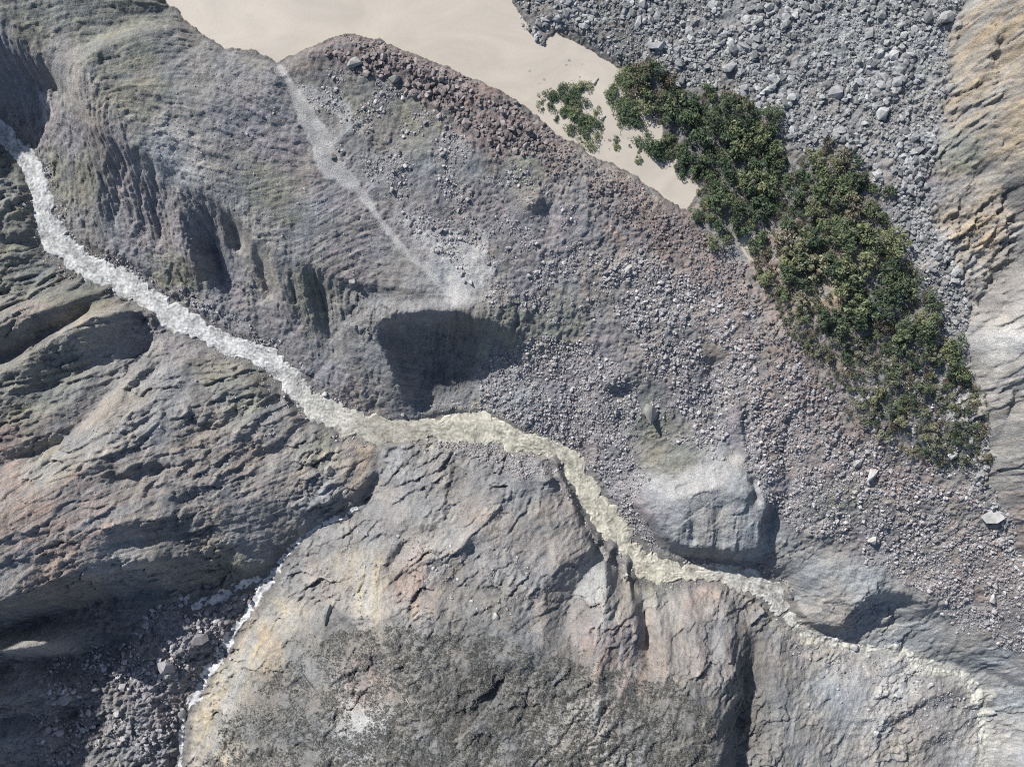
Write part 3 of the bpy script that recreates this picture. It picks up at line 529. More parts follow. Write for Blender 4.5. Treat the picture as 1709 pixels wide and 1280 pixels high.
lay(band([(700,725),(745,715),(800,705),(860,735),(905,748)], [18,26,30,24,16], 1.5, 87, .4), (.40,.375,.30), .9)
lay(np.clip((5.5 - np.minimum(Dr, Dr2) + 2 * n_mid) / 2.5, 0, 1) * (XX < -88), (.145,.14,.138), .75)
lay(np.clip((hwS + 2.2 + n_mid - Ds) / 1.4, 0, 1) * (Ds < 20), (.17,.165,.158), .7)  # wet banks, with shade at the stream edges also put into the colour
wet = blur(inlake.astype(np.float32), 2.2)
lay(np.clip(wet * 3, 0, 1) * (~inlake), (.15,.14,.128), .75)
lay(inlake.astype(float), (.33,.30,.26), 1)
COLR = np.clip(COLR, .02, .8)

# ------------------------------------------------------------------ materials
def new_mat(name, rough=.95, spec=.15):
    m = bpy.data.materials.new(name); m.use_nodes = True
    b = m.node_tree.nodes['Principled BSDF']
    b.inputs['Roughness'].default_value = rough
    b.inputs['Specular IOR Level'].default_value = spec
    return m, m.node_tree, b
def node(nt, t, **kw):
    n = nt.nodes.new(t)
    for k, v in kw.items():
        if k.startswith('i_'): n.inputs[k[2:].replace('_', ' ')].default_value = v
        else: setattr(n, k, v)
    return n
def ramp(nt, stops):
    r = nt.nodes.new('ShaderNodeValToRGB')
    while len(r.color_ramp.elements) < len(stops): r.color_ramp.elements.new(.5)
    for e, (p, c) in zip(r.color_ramp.elements, stops):
        e.position = p; e.color = (*c, 1) if len(c) == 3 else c
    return r
def noise_node(nt, scale, detail=4, rough=.6, coord=None):
    n = node(nt, 'ShaderNodeTexNoise'); n.inputs['Scale'].default_value = scale; n.inputs['Detail'].default_value = detail; n.inputs['Roughness'].default_value = rough
    if coord: nt.links.new(coord, n.inputs['Vector'])
    return n
def mixc(nt, typ, fac, a, b):
    m = nt.nodes.new('ShaderNodeMix'); m.data_type = 'RGBA'; m.blend_type = typ
    for v, s in ((fac, 0), (a, 6), (b, 7)):
        if hasattr(v, 'links'): nt.links.new(v, m.inputs[s])
        else: m.inputs[s].default_value = v if s == 0 else ((*v, 1) if len(v) == 3 else v)
    return m.outputs[2]
def bump(nt, b, hsock, strength, dist):
    n = node(nt, 'ShaderNodeBump'); n.inputs['Strength'].default_value = strength; n.inputs['Distance'].default_value = dist
    nt.links.new(hsock, n.inputs['Height']); nt.links.new(n.outputs[0], b.inputs['Normal'])

def ground_material():
    m, nt, b = new_mat('weathered_ground', .96, .1)
    geo = node(nt, 'ShaderNodeNewGeometry').outputs['Position']
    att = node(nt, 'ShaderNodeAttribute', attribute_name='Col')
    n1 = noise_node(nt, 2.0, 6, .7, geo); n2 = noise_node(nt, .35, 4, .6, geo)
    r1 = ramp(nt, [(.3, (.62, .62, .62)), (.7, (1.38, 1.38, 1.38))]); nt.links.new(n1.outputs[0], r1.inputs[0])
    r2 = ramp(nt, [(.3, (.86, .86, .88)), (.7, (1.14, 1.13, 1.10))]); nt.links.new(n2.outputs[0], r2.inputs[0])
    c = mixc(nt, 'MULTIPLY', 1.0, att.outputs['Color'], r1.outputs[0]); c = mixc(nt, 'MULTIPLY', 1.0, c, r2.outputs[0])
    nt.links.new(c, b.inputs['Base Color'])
    bump(nt, b, n1.outputs[0], .9, .5)
    return m
def rock_material(name, lo, hi):
    m, nt, b = new_mat(name, .9, .2)
    oi = node(nt, 'ShaderNodeObjectInfo')
    tc = node(nt, 'ShaderNodeTexCoord')
    r = ramp(nt, [(0, lo), (1, hi)]); nt.links.new(oi.outputs['Random'], r.inputs[0])
    n1 = noise_node(nt, 2.5, 5, .65, tc.outputs['Object'])
    r1 = ramp(nt, [(.3, (.65, .65, .65)), (.7, (1.25, 1.25, 1.25))]); nt.links.new(n1.outputs[0], r1.inputs[0])
    c = mixc(nt, 'MULTIPLY', 1.0, r.outputs[0], r1.outputs[0]); nt.links.new(c, b.inputs['Base Color'])
    bump(nt, b, n1.outputs[0], .5, .2)
    return m
def leaf_material(name, stops):
    m, nt, b = new_mat(name, .75, .2)
    oi = node(nt, 'ShaderNodeObjectInfo')
    att = node(nt, 'ShaderNodeAttribute', attribute_name='Leaf')
    r = ramp(nt, stops); nt.links.new(oi.outputs['Random'], r.inputs[0])
    c = mixc(nt, 'MULTIPLY', 1.0, r.outputs[0], att.outputs['Color']); nt.links.new(c, b.inputs['Base Color'])
    tr = node(nt, 'ShaderNodeBsdfTranslucent'); nt.links.new(c, tr.inputs[0])
    ms = node(nt, 'ShaderNodeMixShader'); ms.inputs[0].default_value = .25
    nt.links.new(b.outputs[0], ms.inputs[1]); nt.links.new(tr.outputs[0], ms.inputs[2])
    nt.links.new(ms.outputs[0], nt.nodes['Material Output'].inputs[0])
    return m
def plain_material(name, col, rough=.9):
    m, nt, b = new_mat(name, rough, .2)
    tc = node(nt, 'ShaderNodeTexCoord'); n1 = noise_node(nt, 3, 4, .6, tc.outputs['Object'])
    r1 = ramp(nt, [(.3, (.7, .7, .7)), (.7, (1.2, 1.2, 1.2))]); nt.links.new(n1.outputs[0], r1.inputs[0])
    nt.links.new(mixc(nt, 'MULTIPLY', 1.0, col, r1.outputs[0]), b.inputs['Base Color'])
    return m
M_GROUND = ground_material()
M_TALUS = rock_material('grey_talus_rock', (.15, .152, .154), (.40, .402, .402))
M_SLIDE = rock_material('slide_rock', (.19, .177, .18), (.50, .475, .475))
M_RED = rock_material('reddish_rock', (.135, .114, .11), (.33, .29, .278))
M_PALE = rock_material('pale_rock', (.34, .335, .32), (.48, .47, .45))
M_GREYROCK = rock_material('grey_rock', (.20, .20, .19), (.32, .315, .30))
LEAF_A = leaf_material('dark_green_leaves', [(0, (.07, .10, .072)), (.4, (.10, .14, .092)), (.75, (.145, .185, .112)), (1, (.22, .24, .145))])
LEAF_B = leaf_material('mixed_green_leaves', [(0, (.075, .105, .078)), (.35, (.115, .152, .098)), (.65, (.165, .19, .13)), (.9, (.24, .26, .15)), (1, (.29, .275, .23))])
LEAF_C = leaf_material('grey_green_leaves', [(0, (.12, .135, .11)), (.5, (.20, .215, .175)), (1, (.31, .305, .26))])
LEAF_D = leaf_material('dry_scrub', [(0, (.10, .10, .094)), (.5, (.155, .155, .145)), (1, (.24, .235, .22))])
M_BARK = plain_material('bark', (.11, .095, .08))
M_LOG = plain_material('bleached_wood', (.42, .40, .36))
M_DEADLOG = plain_material('dead_wood', (.09, .085, .08))

# ------------------------------------------------------------------ mesh linking helpers
def mesh_np(name, V, F, mat, col=None, smooth=True, quads=True):
    me = bpy.data.meshes.new(name)
    V = np.ascontiguousarray(V, np.float32); F = np.ascontiguousarray(F, np.int32)
    k = F.shape[1]
    me.vertices.add(len(V)); me.vertices.foreach_set('co', V.ravel())
    me.loops.add(F.size); me.loops.foreach_set('vertex_index', F.ravel())
    me.polygons.add(len(F)); me.polygons.foreach_set('loop_start', np.arange(0, F.size, k, dtype=np.int32))
    me.polygons.foreach_set('loop_total', np.full(len(F), k, np.int32))
    me.polygons.foreach_set('use_smooth', np.full(len(F), smooth, bool))
    if col is not None:
        a = me.color_attributes.new('Col', 'FLOAT_COLOR', 'POINT')
        a.data.foreach_set('color', np.concatenate([col, np.ones((len(col), 1))], 1).astype(np.float32).ravel())
    me.materials.append(mat)
    me.update(); me.validate()
    return me
def link(name, me, parent=None):
    o = bpy.data.objects.new(name, me); C.objects.link(o)
    if parent: o.parent = parent
    return o
def tag(o, label=None, cat=None, group=None, kind=None):
    if label: o['label'] = label
    if cat: o['category'] = cat
    if group: o['group'] = group
    if kind: o['kind'] = kind
    return o

# ------------------------------------------------------------------ build the land (split by landform, edges welded in space)
def margin(a, b, n):
    t = np.linspace(0, 1, n + 1)[1:]
    return a + (b - a) * t ** 1.8
mx = margin(xs[-1], GX1 - 2, 34); my = margin(ys[-1], GY1 - 2, 34)
ax_ = np.concatenate([-mx[::-1], xs, mx]); ay_ = np.concatenate([-my[::-1], ys, my])
AX, AY = np.meshgrid(ax_, ay_)
padw = ((34, 34), (34, 34))
AZ = bil(ZC, GX0, GY0, 1.0, AX, AY) + 0.9 * fbm(AX, AY, 26, 4, 20) + .4 * fbm(AX, AY, 9, 3, 26)
fade = np.pad(np.ones_like(ZL), padw)
AZ = np.where(fade > 0, np.pad(ZL, padw, mode='edge'), AZ)
outlake = in_poly(AX, AY, lx, ly) & (fade == 0)
AZ = np.where(outlake, np.minimum(AZ, LAKE_Z - 1), AZ)
AC = np.pad(COLR, padw + ((0, 0),), mode='edge')
AZONE = np.pad(ZONE, padw, mode='edge')
nyA, nxA = AX.shape
vid = np.arange(nyA * nxA).reshape(nyA, nxA)
Fq = np.stack([vid[:-1, :-1], vid[:-1, 1:], vid[1:, 1:], vid[1:, :-1]], -1).reshape(-1, 4)
fz = AZONE[:-1, :-1].ravel()
Vall = np.stack([AX, AY, AZ], -1).reshape(-1, 3); Call = AC.reshape(-1, 3)
ZN = {Z_T: ('terrace_hillside', 'grey striated hillside terrace sloping down beside the muddy lake'),
      Z_S: ('scarp', 'steep gullied grey scarp dropping from terrace edge to white stream'),
      Z_D: ('landslide_debris', 'broad rubble slope of the landslide dam below the lake'),
      Z_L: ('talus_slope', 'grey talus slope of broken rock beside tan cliff'),
      Z_C: ('cliff', 'tan and pale grey rock cliff along the talus edge'),
      Z_H: ('hillside', 'ribbed brown grey hillside between white stream and ravine'),
      Z_B: ('brush_hill', 'rounded hill with dry scrub south of the stream'),
      Z_V: ('ravine_floor', 'low bare bluish grey rock basins and shaded ravine floor')}
for z, (nm, lb) in ZN.items():
    sel = Fq[fz == z]
    u, inv = np.unique(sel, return_inverse=True)
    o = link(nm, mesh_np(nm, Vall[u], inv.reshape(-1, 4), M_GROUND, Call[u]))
    tag(o, lb, kind='structure')

# ------------------------------------------------------------------ water
def water_material(name, col, rough, bs, bd):
    m, nt, b = new_mat(name, rough, .4)
    geo = node(nt, 'ShaderNodeNewGeometry').outputs['Position']
    mp = node(nt, 'ShaderNodeMapping'); mp.inputs['Scale'].default_value = (1, 1.8, 1); mp.inputs['Rotation'].default_value = (0, 0, .5); nt.links.new(geo, mp.inputs[0])
    n1 = noise_node(nt, .03, 8, .62, mp.outputs[0])
    n1.inputs['Distortion'].default_value = 1.2
    r = ramp(nt, [(.3, tuple(c * .86 for c in col)), (.7, tuple(c * 1.1 for c in col))]); nt.links.new(n1.outputs[0], r.inputs[0])
    nt.links.new(r.outputs[0], b.inputs['Base Color'])
    n2 = noise_node(nt, bs, 3, .5, geo); bump(nt, b, n2.outputs[0], .25, bd)
    return m
M_LAKE = water_material('muddy_water', (.475, .425, .36), .3, .8, .08)
def poly_obj(name, xs_, ys_, z, mat):
    bm = bmesh.new()
    f = bm.faces.new([bm.verts.new((float(a), float(b), z)) for a, b in zip(xs_, ys_)])
    bmesh.ops.triangulate(bm, faces=[f]); bmesh.ops.recalc_face_normals(bm, faces=bm.faces)
    if bm.faces[:][0].normal.z < 0: bmesh.ops.reverse_faces(bm, faces=bm.faces)
    me = bpy.data.meshes.new(name); bm.to_mesh(me); bm.free(); me.materials.append(mat)
    return link(name, me)
area = 0.5 * np.sum(lx * np.roll(ly, -1) - np.roll(lx, -1) * ly)
off = np.array(offs(list(zip(lx, ly)), 1.6 if area > 0 else -1.6))
tag(poly_obj('lake', off[:, 0], off[:, 1], LAKE_Z, M_LAKE), 'calm beige muddy lake held back by the rubble dam', kind='structure')
px_, py_ = at_z(np.array([1228,1240,1252,1262,1266,1254,1244,1234]), np.array([384,382,392,412,436,440,428,410]), 40.4)
tag(poly_obj('pond', px_, py_, 40.55, M_LAKE), 'tiny beige puddle between two lobes of green thicket', kind='structure')

def foam_material():
    m, nt, b = new_mat('white_water', .55, .3)
    geo = node(nt, 'ShaderNodeNewGeometry').outputs['Position']
    att = node(nt, 'ShaderNodeAttribute', attribute_name='Col')
    n1 = noise_node(nt, .9, 6, .75, geo)
    r1 = ramp(nt, [(.32, (.55, .55, .56)), (.52, (.95, .95, .95)), (.7, (1.2, 1.2, 1.2))]); nt.links.new(n1.outputs[0], r1.inputs[0])
    nt.links.new(mixc(nt, 'MULTIPLY', 1.0, att.outputs['Color'], r1.outputs[0]), b.inputs['Base Color'])
    bump(nt, b, n1.outputs[0], .6, .4)
    return m
M_FOAM = foam_material()
def water_strip(name, pts, step, ncol, lump, colfn, rise, label, seed, drape=False):
    P = np.array(pts, float); X, Y = at_z(P[:, 0], P[:, 1], P[:, 2])
    d = np.concatenate([[0], np.cumsum(np.hypot(np.diff(X), np.diff(Y)))])
    t = np.arange(0, d[-1], step)
    def sm(a):
        v = np.interp(t, d, a); k = max(3, int(5 / step) | 1)
        vp = np.pad(v, k // 2, mode='edge'); return np.convolve(vp, np.ones(k) / k, 'valid')[:len(t)]
    cx_, cy_, cz_, hw = sm(X), sm(Y), sm(P[:, 2]), sm(P[:, 3] * GSD * 1.04)
    tx_, ty_ = np.gradient(cx_), np.gradient(cy_); l = np.hypot(tx_, ty_); nx_, ny_ = -ty_ / l, tx_ / l
    s = np.linspace(-1.15, 1.15, ncol)
    wl_, wr_ = [1.02 + .55 * perlin(t / 9, t * 0 + seed + q, 3) + .4 * perlin(t / 3, t * 0 + seed + q, 4) + .14 * perlin(t / 1.3, t * 0 + seed + q, 5) for q in (0.3, 7.6)]
    jit = s[None] * (np.where(s[None] < 0, wl_[:, None], wr_[:, None]) - 1)
    VX = cx_[:, None] + nx_[:, None] * hw[:, None] * (s[None] + jit); VY = cy_[:, None] + ny_[:, None] * hw[:, None] * (s[None] + jit)
    WX, WY = VX + 1.2 * perlin(VX / 3, VY / 3, seed + 5), VY + 1.2 * perlin(VX / 3, VY / 3, seed + 6)
    bil1 = np.abs(perlin(WX / 1.7, WY / 1.7, seed)); bil2 = np.abs(perlin(WX / .8, WY / .8, seed + 1))
    lmp = (1 - 2.2 * bil1) * .35 + (1 - 2.2 * bil2) * .3 + .5 * perlin(VX / .7, VY / .7, seed + 2) + .9 * fbm(VX, VY, 6, 3, seed + 3) - .2
    ss = s[None] * hw[:, None]
    stk = perlin(t[:, None] / 4 + 0 * ss, ss / 1.1, seed + 8) + .5 * perlin(t[:, None] / 2.2 + 0 * ss, ss / .8, seed + 9)
    lmp = .75 * lmp + .45 * stk
    VZ = cz_[:, None] + rise + lump(t / d[-1])[:, None] * lmp - 1.3 * np.clip(np.abs(s)[None] - .82, 0, 1) / .33
    if drape: VZ = ground(VX, VY) + rise + lump(t / d[-1])[:, None] * lmp - .9 * np.clip(np.abs(s)[None] - .5, 0, 1) / .55 - 1.1 * np.clip(-.12 - 1.1 * perlin(VX / 4, VY / 4, seed + 12) - 1.1 * perlin(VX / 1.5, VY / 1.5, seed + 13), 0, 1)
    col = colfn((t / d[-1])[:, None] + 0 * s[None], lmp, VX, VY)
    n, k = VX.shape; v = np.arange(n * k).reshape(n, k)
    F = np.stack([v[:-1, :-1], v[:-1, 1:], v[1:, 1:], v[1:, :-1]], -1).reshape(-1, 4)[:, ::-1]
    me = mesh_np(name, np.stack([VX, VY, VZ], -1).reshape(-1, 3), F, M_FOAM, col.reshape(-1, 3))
    return tag(link(name, me), label, kind='structure')
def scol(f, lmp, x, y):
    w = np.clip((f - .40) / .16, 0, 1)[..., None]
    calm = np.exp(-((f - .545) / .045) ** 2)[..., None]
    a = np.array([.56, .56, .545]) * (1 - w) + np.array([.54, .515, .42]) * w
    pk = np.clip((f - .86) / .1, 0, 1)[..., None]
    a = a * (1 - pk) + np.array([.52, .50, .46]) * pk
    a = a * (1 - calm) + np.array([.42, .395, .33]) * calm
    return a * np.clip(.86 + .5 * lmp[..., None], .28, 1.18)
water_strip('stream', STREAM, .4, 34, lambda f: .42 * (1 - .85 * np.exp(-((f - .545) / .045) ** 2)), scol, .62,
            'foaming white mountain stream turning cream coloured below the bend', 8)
rc = lambda f, l, x, y: np.ones(f.shape + (3,)) * np.array([.62, .615, .605]) * np.clip(.85 + .4 * l[..., None], .4, 1.15)
water_strip('rivulet', [(a, b, c, w * 1.4) for a, b, c, w in RIV], .3, 15, lambda f: .35 + 0 * f, rc, .35, 'thin broken white rivulet running down the dark ravine', 14, True)
water_strip('side_rivulet', [(a, b, c, w * 2.4) for a, b, c, w in RIV2], .3, 13, lambda f: .3 + 0 * f, rc, .25, 'short white trickle joining the rivulet from the ravine rubble', 19, True)

cc = lambda f, l, x, y: np.ones(f.shape + (3,)) * np.array([.54, .53, .475]) * np.clip(.85 + .4 * l[..., None], .4, 1.15)
water_strip('lower_stream', [(a, b, c, w) for (a, b, c), w in zip(CHAN, (14, 12, 9, 13, 15, 13, 14, 13, 14, 14))], .35, 21, lambda f: .3 + 0 * f, cc, .2, 'shallow broken pale stream winding through the grey basin', 23, True)
# ------------------------------------------------------------------ rocks
def hull_mesh(name, mat, seed, n=15, flat=.7, elong=1.25):
    r = random.Random(seed); bm = bmesh.new()
    for _ in range(n):
        v = Vector((r.gauss(0, 1), r.gauss(0, 1), r.gauss(0, 1))).normalized() * r.uniform(.8, 1.0)
        bm.verts.new((v.x * elong * .5, v.y * .5, v.z * .5 * flat))
    res = bmesh.ops.convex_hull(bm, input=bm.verts)
    bmesh.ops.delete(bm, geom=[g for g in res['geom_interior'] if isinstance(g, bmesh.types.BMVert)], context='VERTS')
    bmesh.ops.recalc_face_normals(bm, faces=bm.faces)
    me = bpy.data.meshes.new(name); bm.to_mesh(me); bm.free(); me.materials.append(mat)
    return me
def rock_set(name, mat, base):
    return [hull_mesh(name, mat, base + i, 13 + i % 5, .55 + .08 * (i % 4), 1.05 + .12 * (i % 5)) for i in range(8)]
R_TALUS = rock_set('talus_block', M_TALUS, 100); R_SLIDE = rock_set('slide_block', M_SLIDE, 200); R_RED = rock_set('red_block', M_RED, 300)

LAND = [  # named landmarks (survey x, y) used to say where a thing lies
 ('next to the drowned bushes', 1010, 110, 'talus'), ('against the tan cliff', 1585, 90, 'talus'), ('at the cliff foot below the tan face', 1585, 420, 'talus'), ('between the two thickets', 1315, 230, 'talus'),
 ('around the broadest flat talus slab', 1395, 150, 'talus'), ('on the talus rim far from the thickets', 1350, 10, 'talus'), ('above the lakeside thicket', 1180, 110, 'talus'), ('beside the upper edge of the larger thicket', 1490, 330, 'talus'), ('beside the pale flat talus boulder', 1560, 40, 'talus'), ('in the grit strip between thicket and cliff', 1560, 520, 'talus'), ('at the cliff foot beside the thicket end', 1650, 820, 'talus'), ('around the rough shadowed talus boulder', 1472, 200, 'talus'), ('around the big boulder above the first thicket', 1218, 110, 'talus'),
 ('on the dam crest near the outlet notch', 560, 90, 'crest'), ('on the high dam crest above the lake', 700, 130, 'crest'), ('on the crest bend above the lake arm', 830, 200, 'crest'), ('on the dam shore facing the drowned bushes', 960, 270, 'crest'), ('on the dam shore near the tip of the lake arm', 1110, 360, 'crest'), ('between the dam shore and the larger thicket', 1220, 470, 'crest'), ('along the rubble side of the larger thicket', 1340, 620, 'crest'), ('below the lower end of the larger thicket', 1540, 810, 'crest'), ('around the white blocks below the thicket', 1420, 750, 'crest'),
 ('beside the pale silt channel', 600, 270, 'slide'), ('on the open slope below the dam crest', 760, 280, 'slide'), ('on the mid slope of the dam', 930, 420, 'slide'), ('around the split pale boulder of the dam', 1050, 460, 'slide'), ('on the rubble fan beside the shaded bowl', 870, 640, 'slide'), ('on the rubble fan above the cream stream', 990, 740, 'slide'), ('between the rubble fan and the larger thicket', 1180, 600, 'slide'), ('above the smooth bluish dome', 1230, 740, 'slide'), ('between the smooth bluish dome and the thicket', 1340, 830, 'slide'), ('above the bluish bench', 1450, 920, 'slide'), ('on the brown rubble toward the cliff foot', 1620, 960, 'slide'), ('among the shrubs at the low end of the thicket', 1520, 700, 'slide'), ('in the ravine beside the rivulet', 310, 1110, 'slide'), ('on the bank of the white stream', 350, 520, 'slide'), ('on the south hill above the scrub', 720, 960, 'slide'), ('on the bare gravel beside the cream bend', 820, 760, 'slide'), ('in the pale basin below the bench', 1480, 1120, 'slide'), ('on the ribbed hillside', 350, 750, 'slide'), ('on the grey terrace', 420, 280, 'slide'), ('below the smooth bluish dome by the cream stream', 1070, 880, 'slide'),
 ('at the water edge of the lake arm', 1130, 270, 'v1'), ('under the talus rim', 1180, 165, 'v1'), ('in the heart of the lakeside thicket', 1210, 250, 'v1'), ('beside the gap to the larger thicket', 1295, 290, 'v1'), ('by the tip of the lake arm', 1190, 350, 'v1'), ('beside the tiny beige puddle', 1232, 390, 'v1'), ('at the drowned bush end of the lakeside thicket', 1075, 130, 'v1'),
 ('at the top tip of the larger thicket', 1385, 265, 'v2'), ('along the talus edge of the larger thicket', 1480, 400, 'v2'), ('across the puddle from the lakeside thicket', 1275, 440, 'v2'), ('in the heart of the larger thicket', 1400, 400, 'v2'), ('along the rubble edge of the larger thicket', 1330, 530, 'v2'), ('around the bare orange patch in the thicket', 1365, 490, 'v2'), ('in the middle of the thicket below the orange patch', 1450, 570, 'v2'), ('beside the gravel strip near the cliff', 1580, 600, 'v2'), ('in the sparse stony lower thicket', 1480, 690, 'v2'), ('at the lowest tip of the larger thicket', 1600, 750, 'v2'), ('beside the gap to the lakeside thicket', 1320, 330, 'v2')]
LD = {k: ([l[0] for l in LAND if l[3] == k], np.array([(l[1], l[2]) for l in LAND if l[3] == k], float)) for k in ('talus', 'crest', 'slide', 'v1', 'v2')}
def where(kind, u, v):
    n, p = LD[kind]
    return n[int(np.argmin((p[:, 0] - u) ** 2 + (p[:, 1] - v) ** 2))]
SHAPE = ['chunky', 'slightly long', 'long', 'flat topped', 'slab like', 'squat', 'wedge shaped', 'blunt']
def stuff_instances(name, protos, x, y, z, rot, scl, idx, label):
    me = bpy.data.meshes.new(name); n = len(x)
    me.vertices.add(n); me.vertices.foreach_set('co', np.stack([x, y, z], -1).astype(np.float32).ravel())
    for nm, a in (('rot', rot), ('scl', scl)):
        at_ = me.attributes.new(nm, 'FLOAT_VECTOR', 'POINT'); at_.data.foreach_set('vector', np.asarray(a, np.float32).ravel())
    at_ = me.attributes.new('idx', 'INT', 'POINT'); at_.data.foreach_set('value', np.asarray(idx, np.int32))
    col = bpy.data.collections.new(name + '_shapes')
    for i, p in enumerate(protos):
        col.objects.link(bpy.data.objects.new('%s_shape_%02d' % (name, i), p))
    ng = bpy.data.node_groups.new(name + '_scatter', 'GeometryNodeTree')
    ng.interface.new_socket('Geometry', in_out='INPUT', socket_type='NodeSocketGeometry'); ng.interface.new_socket('Geometry', in_out='OUTPUT', socket_type='NodeSocketGeometry')
    gi, go = ng.nodes.new('NodeGroupInput'), ng.nodes.new('NodeGroupOutput')
    iop = ng.nodes.new('GeometryNodeInstanceOnPoints'); ci = ng.nodes.new('GeometryNodeCollectionInfo')
    ci.inputs['Collection'].default_value = col; ci.inputs['Separate Children'].default_value = True; ci.inputs['Reset Children'].default_value = True
    iop.inputs['Pick Instance'].default_value = True
    def na(nm, typ):
        q = ng.nodes.new('GeometryNodeInputNamedAttribute'); q.data_type = typ; q.inputs['Name'].default_value = nm; return q.outputs['Attribute']
    lk = ng.links.new
    lk(gi.outputs[0], iop.inputs['Points']); lk(ci.outputs[0], iop.inputs['Instance'])
    lk(na('idx', 'INT'), iop.inputs['Instance Index']); lk(na('rot', 'FLOAT_VECTOR'), iop.inputs['Rotation']); lk(na('scl', 'FLOAT_VECTOR'), iop.inputs['Scale'])
    lk(iop.outputs[0], go.inputs[0])
    o = link(name, me); md = o.modifiers.new('scatter', 'NODES'); md.node_group = ng
    return tag(o, label, kind='stuff')

def scatter(poly, n, smin, smax, power, gap=0.0, seed=0, nscale=13.0):
    """random survey positions in a polygon, thinned by noise; sizes follow a power law"""
    P = np.array(poly, float); out = []
    x0, y0 = P.min(0); x1, y1 = P.max(0); r = np.random.default_rng(900 + seed)
    got = 0
    while got < n:
        a = r.uniform(x0, x1, n * 2); b = r.uniform(y0, y1, n * 2)
        wa = a + 14 * fbm(a, b, 60, 3, seed + 3); wb = b + 14 * fbm(a, b, 60, 3, seed + 7)
        k = in_poly(wa, wb, P[:, 0], P[:, 1])
        if gap: k &= (fbm(a, b, nscale / GSD, 3, seed + 11) + r.uniform(-.35, .35, len(a))) > gap - .5
        out.append(np.stack([a[k], b[k]], -1)); got += k.sum()
    out = np.concatenate(out)[:n]
    u = r.random(n)
    s = smin * (1 + u * ((smax / smin) ** (1 - power) - 1)) ** (1 / (1 - power))
    if poly is POLY_TALUS: s = np.minimum(s * np.clip(1.0 + 1.1 * fbm(out[:, 0], out[:, 1], 110, 3, seed + 21), .55, 1.8), smax * 1.15)
    return out[:, 0], out[:, 1], s

POLY_TALUS = [(850,-25),(885,35),(912,55),(950,50),(1000,85),(1050,118),(1120,140),(1200,155),(1290,195),(1330,250),(1400,240),(1455,285),(1485,370),(1530,460),(1560,520),(1600,610),(1615,600),(1612,500),(1580,430),(1555,380),(1548,300),(1560,240),(1578,170),(1592,90),(1606,0),(1610,-30)]
POLY_CREST = [(560,60),(590,62),(640,78),(700,102),(760,128),(830,158),(880,188),(930,235),(900,250),(850,260),(800,230),(740,190),(660,150),(590,120),(545,100)]
POLY_SHOREBAND = [(880,190),(930,232),(1000,270),(1060,298),(1100,332),(1148,358),(1200,400),(1250,450),(1240,520),(1180,480),(1100,420),(1000,350),(920,290),(870,240)]
POLY_CONE = [(480,125),(560,110),(700,160),(800,240),(900,300),(1000,370),(1120,430),(1180,520),(1050,560),(940,540),(800,500),(740,440),(650,340),(560,250)]
POLY_FAN = [(800,610),(850,580),(900,560),(950,570),(1010,590),(1060,640),(1060,740),(1080,800),(1060,840),(1110,920),(1060,890),(1000,800),(960,760),(910,735),(860,715),(800,675)]
POLY_SLIDE = [(1010,430),(1120,440),(1250,520),(1330,600),(1420,720),(1500,790),(1640,820),(1690,900),(1720,960),(1720,1090),(1640,1080),(1560,1000),(1470,950),(1400,910),(1310,870),(1270,810),(1230,770),(1120,740),(1080,650),(1060,560),(1000,500)]
POLY_REDBAND = [(1240,470),(1330,560),(1400,660),(1470,730),(1560,800),(1640,800),(1640,850),(1560,850),(1450,800),(1360,740),(1290,640),(1230,540)]
POLY_EASTEDGE = [(1570,400),(1600,460),(1612,520),(1610,600),(1640,720),(1660,800),(1690,880),(1709,940),(1660,900),(1620,800),(1600,700),(1590,560),(1560,470)]
POLY_TERR = [(480,130),(450,220),(520,300),(620,430),(600,465),(480,430),(380,350),(250,250),(300,120),(400,110)]
POLY_BANK1 = [(80,250),(130,400),(230,445),(330,500),(450,560),(520,640),(620,695),(620,712),(500,640),(440,580),(330,520),(230,470),(100,420),(60,330)]
POLY_BANK2 = [(700,745),(800,725),(900,760),(910,800),(850,790),(780,760)]
POLY_SOUTH = [(600,880),(760,900),(900,920),(920,1000),(830,1060),(740,1000),(600,1010),(520,980)]
POLY_RAVINE = [(280,995),(400,985),(440,960),(420,1040),(330,1140),(290,1275),(90,1280),(40,1180),(90,1090),(200,1060)]
POLY_HILL = [(300,560),(500,650),(620,740),(560,830),(350,880),(150,900),(50,820),(200,680)]
POLY_BENCH = [(1300,960),(1340,1040),(1420,1080),(1540,1100),(1630,1180),(1600,1260),(1480,1220),(1340,1130),(1290,1040)]

